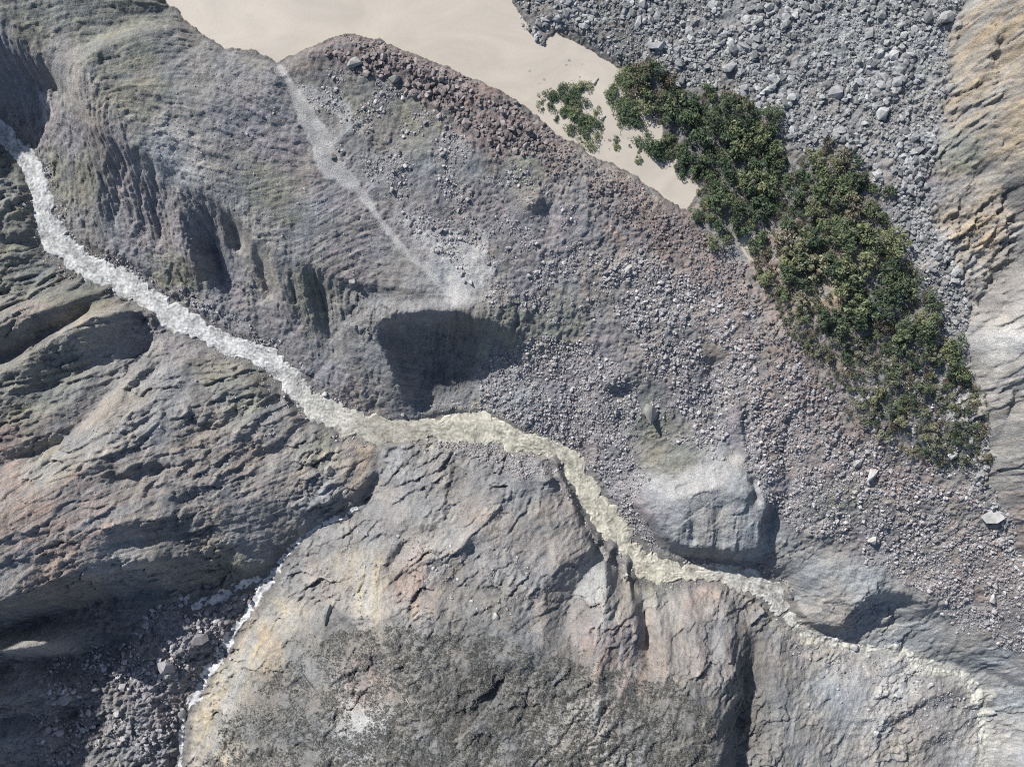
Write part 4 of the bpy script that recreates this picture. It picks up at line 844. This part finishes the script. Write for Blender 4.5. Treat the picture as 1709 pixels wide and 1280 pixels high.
POLY_LOWTHICK = [(1380,600),(1480,600),(1570,520),(1640,700),(1640,800),(1540,800),(1440,720)]
rock_jobs = [  # polygon, count, size range, power, gap, shapes
 ('talus', POLY_TALUS, 25000, .45, 3.3, 2.85, .15, R_TALUS), ('talus', [(866,25),(886,40),(905,66),(918,80),(912,100),(896,96),(882,78),(872,55)], 110, .8, 2.6, 2.2, .3, R_TALUS), ('talus', POLY_EASTEDGE, 900, .6, 2.4, 2.4, 0, R_TALUS),
 ('crest', POLY_CREST, 1500, .6, 3.0, 2.3, .25, R_RED), ('crest', POLY_SHOREBAND, 2400, .45, 1.5, 2.6, .2, R_RED),
 ('crest', POLY_REDBAND, 1700, .5, 1.9, 2.5, .2, R_RED),
 ('slide', POLY_CONE, 6500, .3, 2.3, 3.1, .6, R_SLIDE), ('slide', POLY_FAN, 8500, .35, 1.7, 2.8, .1, R_SLIDE),
 ('slide', POLY_SLIDE, 24000, .32, 2.2, 2.9, .32, R_SLIDE), ('slide', POLY_BANK1, 1500, .35, 1.5, 2.6, .5, R_SLIDE),
 ('slide', POLY_BANK2, 1300, .4, 1.1, 2.6, .2, R_SLIDE), ('slide', POLY_SOUTH, 500, .35, 1.6, 3.0, .6, R_SLIDE),
 ('slide', POLY_RAVINE, 2400, .45, 3.2, 2.4, .5, R_SLIDE), ('slide', POLY_HILL, 260, .35, 1.4, 3.0, .5, R_SLIDE),
 ('slide', [(p[0], p[1]) for p in side(STREAM, 1.5, 0)] + [(p[0], p[1]) for p in side(STREAM, -1.5, 0)][::-1], 3600, .3, 1.7, 2.8, .3, R_SLIDE), ('slide', POLY_LOWTHICK, 900, .5, 1.9, 2.4, .2, R_SLIDE), ('slide', POLY_BENCH, 700, .4, 1.6, 2.6, .5, R_SLIDE), ('slide', POLY_TERR, 420, .3, 1.1, 3.0, .5, R_SLIDE)]
bag = {}
for ji, (kind, poly, n, a, b, pw, gap, shapes) in enumerate(rock_jobs):
    u, v, s = scatter(poly, n, a, b, pw, gap, seed=ji * 13)
    x, y, _ = at(u, v)
    bag.setdefault(kind, [shapes, []])[1].append(np.stack([x, y, s], -1))
ROCKTAG = {'talus': ('talus_block', 'angular grey rock block among the talus beside the tan cliff', 'rock', 'blocks of the grey talus field', 'fine grey rubble filling the talus slope'),
           'crest': ('crest_block', 'reddish brown rock block on the rubble dam by lake or thicket', 'rock', 'reddish blocks along the dam crest', 'small reddish rubble along the dam crest and thicket edge'),
           'slide': ('slide_block', 'loose pale grey rock lying on the landslide debris', 'rock', 'loose rocks of the landslide debris', 'pale gravel and cobbles spread over the landslide debris')}
BIG = {'talus': (2.9, 2.3), 'crest': (2.3, 1.7), 'slide': (2.2, 1.7)}
NOUN = {'talus': 'grey block', 'crest': 'reddish block', 'slide': 'pale rock'}
for kind, (shapes, parts) in bag.items():
    A = np.concatenate(parts); A = A[np.argsort(-A[:, 2])]
    zg = ground(A[:, 0], A[:, 1])
    keep = (np.hypot(A[:, 0] - np.clip(A[:, 0], X0 + 1, -X0 - 1), A[:, 1] - np.clip(A[:, 1], Y0 + 1, -Y0 - 1)) < 1e-6)
    keep &= bil(np.minimum(Dr, Dr2), X0, Y0, ST, A[:, 0], A[:, 1]) > 2.2
    keep &= bil(SM1.astype(np.float32), X0, Y0, ST, A[:, 0], A[:, 1]) < .4
    A, zg = A[keep], zg[keep]
    r = np.random.default_rng(len(A)); n = len(A)
    rot = np.stack([r.normal(0, .35, n), r.normal(0, .35, n), r.uniform(0, 6.28, n)], -1)
    scl = A[:, 2:3] * r.uniform(.8, 1.2, (n, 3)); idx = r.integers(0, len(shapes), n)
    z = zg + r.uniform(-.05, .3, n) * scl[:, 2]
    nm, lb, cat, grp, slb = ROCKTAG[kind]
    fx = A[:, 0] / ((ALT - zg) / ALT) / GSD; fy = A[:, 1] / ((ALT - zg) / ALT) / GSD
    inside = (np.abs(fx) < 848) & (np.abs(fy) < 634)
    sel = np.zeros(n, bool); sel[np.nonzero(inside)[0][:300]] = True
    for i in np.nonzero(sel)[0]:
        o = bpy.data.objects.new(nm, shapes[idx[i]]); C.objects.link(o)
        o.location = (A[i, 0], A[i, 1], z[i]); o.rotation_euler = rot[i]; o.scale = scl[i]
        big = 'very large' if scl[i].mean() > BIG[kind][0] else 'large' if scl[i].mean() > BIG[kind][1] else 'mid sized'
        tag(o, '%s %s %s %s' % (big, SHAPE[idx[i]], NOUN[kind], where(kind, fx[i] + 854.5, 640 - fy[i])), cat, grp)
    k = ~sel
    stuff_instances(nm.split('_')[0] + '_rubble', shapes, A[k, 0], A[k, 1], z[k], rot[k], scl[k], idx[k], slb)

HERO = [  # x, y, size m, stretch, turn deg, material, label
 (1395,157,7.5,1.15,10,M_TALUS,'broad flat grey slab, largest in the talus, with smaller slab leaning on it'),
 (1378,143,5.0,1.3,20,M_TALUS,'smaller flat slab leaning against the broadest talus slab'),
 (1095,74,7.5,1.5,5,M_TALUS,'long dark topped grey boulder in talus nearest the drowned bushes'),
 (1472,190,7.0,1.2,60,M_TALUS,'rough grey boulder with deep shadow in mid talus above the thicket'),
 (1580,30,6.5,1.3,10,M_TALUS,'pale flat boulder in the talus next to the tan cliff'),
 (1450,58,5.0,1.5,70,M_TALUS,'upright oval pale boulder high in the talus'),
 (1548,28,4.5,2.0,75,M_TALUS,'narrow upright slab beside the pale flat talus boulder'),
 (1292,132,6.0,1.5,-30,M_TALUS,'dark wedge boulder in the talus above the lakeside thicket'),
 (1218,115,6.5,1.3,30,M_TALUS,'big rough grey boulder in talus above the first thicket lobe'),
 (545,1027,7.0,1.6,72,M_GREYROCK,'lone upright slab boulder casting shadow on the pinkish slope of the south hill'),
 (549,785,5.5,1.1,20,M_GREYROCK,'round grey boulder by the yellow stained seep'),
 (826,1028,4.2,1.1,0,M_PALE,'round pale boulder at top edge of the dry scrub'),
 (543,659,3.4,1.0,0,M_PALE,'small round pale boulder on the scarp side bank of the white stream'),
 (592,543,4.0,1.1,10,M_GREYROCK,'grey boulder pair top on the scarp left of the shaded bowl'),
 (588,470,3.2,1.1,40,M_GREYROCK,'boulder perched on the terrace edge above the scarp'),
 (673,692,2.4,1.0,0,M_PALE,'small pale stone at the foot of the shaded bowl'),
 (1656,861,7.5,1.4,10,M_PALE,'very large pale slab boulder at the foot of the right cliff'),
 (1456,900,4.5,1.2,20,M_PALE,'square pale block amid rubble above the bluish bench'),
 (1422,757,3.4,1.2,60,M_PALE,'bright white block in rubble just below the thicket'),
 (1432,772,3.6,1.8,70,M_PALE,'narrow white block beside the bright white one below thicket'),
 (1455,790,4.2,1.9,65,M_PALE,'tall pale slab standing in rubble below the thicket'),
 (1588,760,4.2,1.2,15,M_PALE,'pale boulder at the lower end of the thicket'),
 (1638,762,3.4,1.6,80,M_PALE,'narrow pale boulder between thicket end and cliff foot'),
 (1659,996,4.2,1.6,80,M_PALE,'oval pale boulder on the brown rubble far from the thicket'),
 (1426,1080,4.2,1.2,30,M_PALE,'pale boulder in the shade under the bluish bench'),
 (1551,1142,3.6,1.5,80,M_PALE,'oval boulder beside the pale dry channel in the basin'),
 (1462,1222,3.2,1.1,80,M_PALE,'pale boulder on the broken step in the basin'),
 (1050,448,4.0,1.4,70,M_PALE,'pale split boulder in the middle of the dam rubble'),
 (778,206,4.4,1.3,60,M_RED,'pale reddish boulder topping the brown rubble of the dam crest'),
 (658,132,4.4,1.4,10,M_GREYROCK,'grey boulder half buried on the dam crest slope'),
 (592,108,5.0,1.6,20,M_GREYROCK,'low grey outcrop boulder near the dam top by the lake'),
 (556,261,3.4,1.0,0,M_GREYROCK,'dark boulder standing in the pale silt channel'),
 (335,1065,7.0,1.5,25,M_SLIDE,'flat topped dark boulder in the rubble of the ravine'),
 (280,1112,8.0,1.3,-30,M_SLIDE,'largest rounded boulder in the ravine rubble'),
 (110,1165,7.0,1.4,25,M_GREYROCK,'sharp crested boulder in the shaded ravine corner'),
 (303,1190,5.0,1.3,60,M_PALE,'pale boulder beside the rivulet where it splits'),
 (1086,690,8.0,1.6,80,M_GREYROCK,'large rounded olive grey outcrop block in the fan rubble'),
]
for hi, (u, v, s, el, tr, mat, lb) in enumerate(HERO):
    me = hull_mesh('boulder', mat, 700 + hi, 18, .8, el)
    x, y, _ = at(np.array([u]), np.array([v])); z = float(ground(x, y)[0])
    s = s * (.78 if mat is M_TALUS else .9)
    o = link('boulder', me); o.scale = (s, s, s); o.rotation_euler = (random.uniform(-.12, .12), random.uniform(-.12, .12), math.radians(tr))
    o.location = (float(x[0]), float(y[0]), z + .12 * s)
    tag(o, lb, 'boulder')

# ------------------------------------------------------------------ shrubs
def crown_mesh(name, mat, seed, n=380, tall=.8, open_=.0):
    r = random.Random(seed); V = []; F = []; colr = []
    blobs = [((r.gauss(0, .27), r.gauss(0, .27), .42 + r.uniform(-.2, .32) * tall), r.uniform(.12, .32)) for _ in range(10)]
    for i in range(n):
        (bx, by, bz), br = r.choice(blobs)
        d = Vector((r.gauss(0, 1), r.gauss(0, 1), r.gauss(0, 1) + .35)).normalized()
        rad = br * r.uniform(.55, 1.05) ** (1 - open_)
        p = Vector((bx, by, bz)) + d * rad
        nrm = (d + Vector((r.gauss(0, .5), r.gauss(0, .5), r.gauss(0, .5) + .3))).normalized()
        a = nrm.orthogonal().normalized(); b = nrm.cross(a)
        th = r.uniform(0, 6.28); a, b = a * math.cos(th) + b * math.sin(th), b * math.cos(th) - a * math.sin(th)
        w, l = r.uniform(.018, .05), r.uniform(.04, .11)
        k = len(V)
        V += [p - a * l, p - b * w + nrm * .015, p + a * l, p + b * w + nrm * .015]
        F.append((k, k + 1, k + 2, k + 3)); c = r.uniform(.6, 1.45); g = r.uniform(.92, 1.12)
        colr += [(c * g, c, c * .92)] * 4
    me = bpy.data.meshes.new(name); me.from_pydata([tuple(v) for v in V], [], F)
    at_ = me.color_attributes.new('Leaf', 'FLOAT_COLOR', 'POINT'); at_.data.foreach_set('color', np.array([(*c, 1) for c in colr], np.float32).ravel())
    me.materials.append(mat); return me
def tube(bm, p0, p1, r0, r1, seg=5):
    d = (p1 - p0).normalized(); a = d.orthogonal().normalized(); b = d.cross(a); R = []
    for p, rr in ((p0, r0), (p1, r1)):
        R.append([bm.verts.new(p + (a * math.cos(6.2832 * k / seg) + b * math.sin(6.2832 * k / seg)) * rr) for k in range(seg)])
    for k in range(seg): bm.faces.new((R[0][k], R[0][(k + 1) % seg], R[1][(k + 1) % seg], R[1][k]))
    bm.faces.new(R[1])
def trunk_mesh(name, seed):
    r = random.Random(seed); bm = bmesh.new()
    top = Vector((r.uniform(-.04, .04), r.uniform(-.04, .04), .3)); tube(bm, Vector((0, 0, -.15)), top, .035, .022)
    for k in range(4):
        t = k * 1.57 + r.uniform(-.4, .4); tube(bm, top, top + Vector((math.cos(t) * .2, math.sin(t) * .2, r.uniform(.12, .28))), .018, .006)
    me = bpy.data.meshes.new(name); bm.to_mesh(me); bm.free(); me.materials.append(M_BARK); return me
TRUNKS = [trunk_mesh('trunk', 50 + i) for i in range(3)]
CR_A = [crown_mesh('crown', LEAF_A, 400 + i) for i in range(5)]
CR_B = [crown_mesh('crown', LEAF_B, 420 + i) for i in range(6)]
CR_C = [crown_mesh('crown', LEAF_C, 440 + i, 200, .6) for i in range(4)]
LEAF_E = leaf_material('dry_brown_twigs', [(0, (.13, .115, .095)), (1, (.23, .205, .17))])
CR_E = [crown_mesh('crown', LEAF_E, 480 + i, 240, .7) for i in range(3)]
CR_D = [crown_mesh('crown', LEAF_D, 460 + i, 150, .5) for i in range(4)]
POLY_V1 = [(1052,112),(1085,108),(1150,150),(1210,155),(1275,190),(1308,245),(1300,300),(1262,362),(1240,378),(1222,405),(1195,395),(1165,365),(1168,310),(1150,280),(1118,262),(1105,236),(1130,222),(1150,215),(1100,205),(1085,185),(1068,160),(1040,150)]
POLY_V2 = [(1345,262),(1400,242),(1450,290),(1482,380),(1530,470),(1560,520),(1590,600),(1625,650),(1638,720),(1640,780),(1560,782),(1490,748),(1430,690),(1385,620),(1335,560),(1275,485),(1262,440),(1284,372),(1318,300)]
def shrub(u, v, d, crowns, label, group, sink=0.0, hmul=.9, name='shrub', cat='shrub', zfix=None):
    x, y, _ = at(np.array([u]), np.array([v])); z = float(ground(x, y)[0]) if zfix is None else zfix
    e = bpy.data.objects.new(name, None); C.objects.link(e); e.empty_display_size = .2
    if zfix is not None: x, y = [np.array([q]) for q in at_z(u, v, zfix)]
    e.location = (float(x[0]), float(y[0]), z - sink); e.rotation_euler = (0, 0, random.uniform(0, 6.28)); e.scale = (d, d, d * hmul)
    tag(e, label, cat, group)
    o = bpy.data.objects.new('crown', random.choice(crowns)); C.objects.link(o); o.parent = e
    t = bpy.data.objects.new('trunk', random.choice(TRUNKS)); C.objects.link(t); t.parent = e
def spaced(poly, n, dmin, seed):
    r = random.Random(seed); P = np.array(poly, float); pts = []; tries = 0
    (x0, y0), (x1, y1) = P.min(0), P.max(0)
    while len(pts) < n and tries < 60000:
        tries += 1; u, v = r.uniform(x0, x1), r.uniform(y0, y1)
        if not in_poly(np.array([u]), np.array([v]), P[:, 0], P[:, 1])[0]: continue
        if any((u - a) ** 2 + (v - b) ** 2 < dmin * dmin for a, b in pts): continue
        pts.append((u, v))
    ja = np.array(pts); jr = np.random.default_rng(seed)
    return [tuple(q) for q in ja + np.stack([18 * fbm(ja[:, 0], ja[:, 1], 38, 4, seed + 2), 18 * fbm(ja[:, 0], ja[:, 1], 45, 3, seed + 8)], -1)]
TONE = {id(CR_A): 'dark green', id(CR_B): 'olive green', id(CR_C): 'pale grey green', id(CR_E): 'dry brown'}
def sz(d): return 'tall broad' if d > 6.2 else 'medium' if d > 4.6 else 'small'
for (u, v) in spaced(POLY_V1, 105, 15.5, 5):
    d = random.choice((1, 1, .75)) * random.uniform(3.8, 8.2); cr = CR_E if (v < 165 and random.random() < .55) else CR_A if random.random() < .8 else CR_B
    shrub(u, v, d, cr, '%s %s shrub %s' % (sz(d), TONE[id(cr)], where('v1', u, v)), 'shrubs of the lakeside thicket', hmul=1.0)
for (u, v) in spaced(POLY_V2, 185, 17, 6):
    low = v > 560 + (u - 1400) * .35
    d = random.uniform(2.4, 5.8) if low else random.uniform(3.2, 8.4)
    cr = CR_E if random.random() < (.22 if low else .07) else (CR_C if random.random() < .5 else CR_B) if low else (CR_B if random.random() < .65 else CR_A)
    shrub(u, v, d, cr, '%s %s shrub %s' % (sz(d), TONE[id(cr)], where('v2', u, v)), 'shrubs of the larger thicket', hmul=.95)
for poly, n, crs, a, b, nm, lb in ((POLY_V1, 170, CR_A + CR_E, 1.8, 3.8, 'lakeside_undergrowth', 'low dark green undergrowth filling the lakeside thicket'),
                                   ([(a + (14 if a > 1450 else -12), b) for a, b in POLY_V2], 1350, CR_B + CR_C + CR_E, 1.0, 3.4, 'thicket_undergrowth', 'low mixed undergrowth filling the larger thicket')):
    u, v, s = scatter(poly, n, a, b, 1.6, 0, seed=77 + n)
    x, y, _ = at(u, v); r = np.random.default_rng(n)
    stuff_instances(nm, crs, x, y, ground(x, y) - .05 * s, np.stack([0 * u, 0 * u, r.uniform(0, 6.28, n)], -1), np.stack([s, s, s * .8], -1), r.integers(0, len(crs), n), lb)
# drowned bushes standing in the lake
DROWN = [(922,161,5),(930,157,5),(944,159,4.5),(951,150,5),(962,151,5),(970,146,4),(977,144,4),(918,172,3),(917,180,4),(948,170,6),(955,176,5),(968,169,5.5),(902,172,3),(930,200,3),(941,193,4),(950,190,5),
         (958,196,6),(966,202,6),(974,206,6),(983,202,5),(988,207,5),(980,214,5),(959,216,5),(970,221,4),(978,228,4.5),(990,239,5),(1000,222,3),(1002,211,2.5),(995,190,3.5),(1027,234,3),(1026,240,2.5),(1028,250,3),
         (1035,140,6),(1044,132,6),(1022,156,6),(1016,160,5),(1030,150,6),(1050,138,6),(1036,176,7),(1044,172,6),(1048,186,7),(1056,194,7),(1062,202,6),(1040,192,5),(1042,210,4),(1060,208,5),(1072,234,5),(1085,246,6),(1093,252,6.5),(1100,262,6),(1105,250,6),(1066,253,2.5),(1067,267,3.5),(1130,282,5),(1140,292,5),(1020,176,3),(1053,246,2),(1120,240,6),(1112,246,6)]
DW = [('in the lake beside the bleached drift log', 972, 146), ('at the outer end of the drowned clump', 922, 165), ('in the middle of the drowned clump', 952, 176), ('beside the stubby white drift log', 985, 203), ('at the dam side of the drowned clump', 955, 205), ('beside the dark drift log', 978, 230), ('alone between drowned clump and lake arm tip', 1027, 242), ('on the islet nearest the talus', 1040, 138), ('on the leafy islet off the thicket', 1045, 190), ('just off the thicket near the lake arm tip', 1092, 250)]
dwhere = lambda u, v: min(DW, key=lambda q: (q[1] - u) ** 2 + (q[2] - v) ** 2)[0]
for u, v, d in DROWN:
    isl = u > 1010
    shrub(u, v, d * .95, CR_A, '%s half drowned bush %s' % ('broad' if d > 5.4 else 'mid sized' if d > 4 else 'small', dwhere(u, v)),
          'drowned bushes near the thicket' if isl else 'drowned bushes out in the lake', hmul=.55, name='drowned_bush', cat='bush', zfix=LAKE_Z - .7)
# dry scrub on the south hill
def tuft(name, seed):
    r = random.Random(seed); V = []; F = []; cl = []
    for i in range(26):
        t = r.uniform(0, 6.28); ln = r.uniform(.35, 1.0); p = Vector((r.gauss(0, .16), r.gauss(0, .16), -.05)); tip = p + Vector((math.cos(t) * ln * .6 + .25, math.sin(t) * ln * .5, r.uniform(.1, .55) * ln))
        sd_ = Vector((-math.sin(t), math.cos(t), 0)) * r.uniform(.03, .07); k = len(V)
        V += [p - sd_, p + sd_, tip + sd_ * .5, tip - sd_ * .5]; F.append((k, k + 1, k + 2, k + 3)); c = r.uniform(.6, 1.4); cl += [(c, c, c)] * 4
    me = bpy.data.meshes.new(name); me.from_pydata([tuple(v) for v in V], [], F)
    at_ = me.color_attributes.new('Leaf', 'FLOAT_COLOR', 'POINT'); at_.data.foreach_set('color', np.array([(*c, 1) for c in cl], np.float32).ravel())
    me.materials.append(LEAF_D); return me
TUFTS = [tuft('tuft', 60 + i) for i in range(6)]
POLY_SCRUB = [(330,1300),(370,1210),(420,1160),(470,1110),(520,1075),(600,1050),(680,1045),(760,1055),(840,1065),(900,1080),(960,1110),(1050,1130),(1130,1140),(1185,1180),(1195,1300)]
u, v, s = scatter(POLY_SCRUB, 32000, .4, 1.4, 2.3, .25, seed=333, nscale=9)
u2, v2, s2 = scatter([(a, b - (38 if b < 1290 else 0)) for a, b in POLY_SCRUB], 5000, .35, 1.1, 2.3, .55, seed=345, nscale=7)
u, v, s = np.concatenate([u, u2]), np.concatenate([v, v2]), np.concatenate([s, s2])
x, y, _ = at(u, v); r = np.random.default_rng(5); n = len(u)
stuff_instances('dry_scrub', TUFTS, x, y, ground(x, y), np.stack([r.normal(0, .2, n), r.normal(0, .2, n), np.radians(-40) + r.normal(0, .6, n)], -1), np.stack([s, s, s], -1), r.integers(0, 6, n), 'dry grey scrub and dead grass on the south hill')
u, v, s = scatter([(330,1300),(380,1230),(450,1190),(560,1200),(640,1230),(720,1190),(800,1110),(870,1100),(900,1180),(1000,1130),(1110,1150),(1190,1230),(1195,1300)], 1100, .6, 2.2, 2.4, .62, seed=391, nscale=12)
x, y, _ = at(u, v); r = np.random.default_rng(6); n = len(u)
stuff_instances('dead_brush', CR_D, x, y, ground(x, y) - .12 * s, np.stack([0 * u, 0 * u, r.uniform(0, 6.28, n)], -1), np.stack([s, s, s * .6], -1), r.integers(0, len(CR_D), n), 'low dark dead brush in clumps near the top of the south hill')
# fallen trunks and drift wood
def log_obj(u0, v0, u1, v1, r0, mat, name, label, cat, zf=None):
    uu, vv = np.array([u0, u1], float), np.array([v0, v1], float)
    if zf is None: x, y, _ = at(uu, vv); z = ground(x, y) + r0 * .7
    else: x, y = at_z(uu, vv, zf); z = np.array([zf, zf])
    a, b = Vector((x[0], y[0], z[0])), Vector((x[1], y[1], z[1])); bm = bmesh.new()
    prev = a; N = 5
    for k in range(N):
        nx_ = a.lerp(b, (k + 1) / N) + Vector((random.uniform(-.12, .12), random.uniform(-.12, .12), random.uniform(0, .1)))
        tube(bm, prev - a, nx_ - a, r0 * (1 - .13 * k), r0 * (1 - .13 * (k + 1)), 7); prev = nx_
        if k in (2, 3):
            q = nx_ - a; tube(bm, q, q + Vector((random.uniform(-1, 1), random.uniform(-1, 1), .4)), r0 * .35, .03, 5)
    me = bpy.data.meshes.new(name); bm.to_mesh(me); bm.free(); me.materials.append(mat)
    o = link(name, me); o.location = a; return tag(o, label, cat)
log_obj(507,1123,528,1152,.22,M_DEADLOG,'fallen_trunk','dark fallen trunk lying diagonally on the pinkish scrub slope','trunk')
log_obj(452,1112,470,1150,.2,M_DEADLOG,'fallen_trunk','thin dark fallen trunk beside the tan bank of the rivulet','trunk')
log_obj(690,1118,722,1112,.22,M_DEADLOG,'fallen_trunk','forked dark fallen trunk lying level in the middle of the scrub','trunk')
log_obj(532,1200,545,1222,.18,M_DEADLOG,'fallen_trunk','short dark fallen trunk in scrub left of the bare patch','trunk')
log_obj(678,1165,690,1186,.2,M_LOG,'fallen_trunk','pale fallen trunk lying in scrub right of the bare patch','trunk')
log_obj(990,141,998,131,.7,M_LOG,'drift_log','bleached log floating in the lake above the drowned bushes','log',LAKE_Z + .05)
log_obj(1003,200,1010,193,.8,M_LOG,'drift_log','stubby white log floating beside the drowned bushes','log',LAKE_Z + .05)
log_obj(971,237,978,240,.3,M_DEADLOG,'drift_log','dark log floating below the drowned bushes','log',LAKE_Z + .05)

u, v, sz_ = scatter([(870,40),(915,90),(990,110),(1040,140),(1100,230),(1160,300),(1130,330),(1040,270),(960,215),(900,160),(860,110)], 170, .2, .9, 2.4, .5, seed=512)
x, y = at_z(u, v, LAKE_Z); r = np.random.default_rng(9); n = len(u)
stuff_instances('floating_debris', TUFTS, x, y, np.full(n, LAKE_Z - .02), np.stack([0 * u, 0 * u, r.uniform(0, 6.28, n)], -1), np.stack([sz_ * 1.6, sz_ * 1.2, sz_ * .4], -1), r.integers(0, 6, n), 'dark twigs and scraps floating on the muddy lake arm')
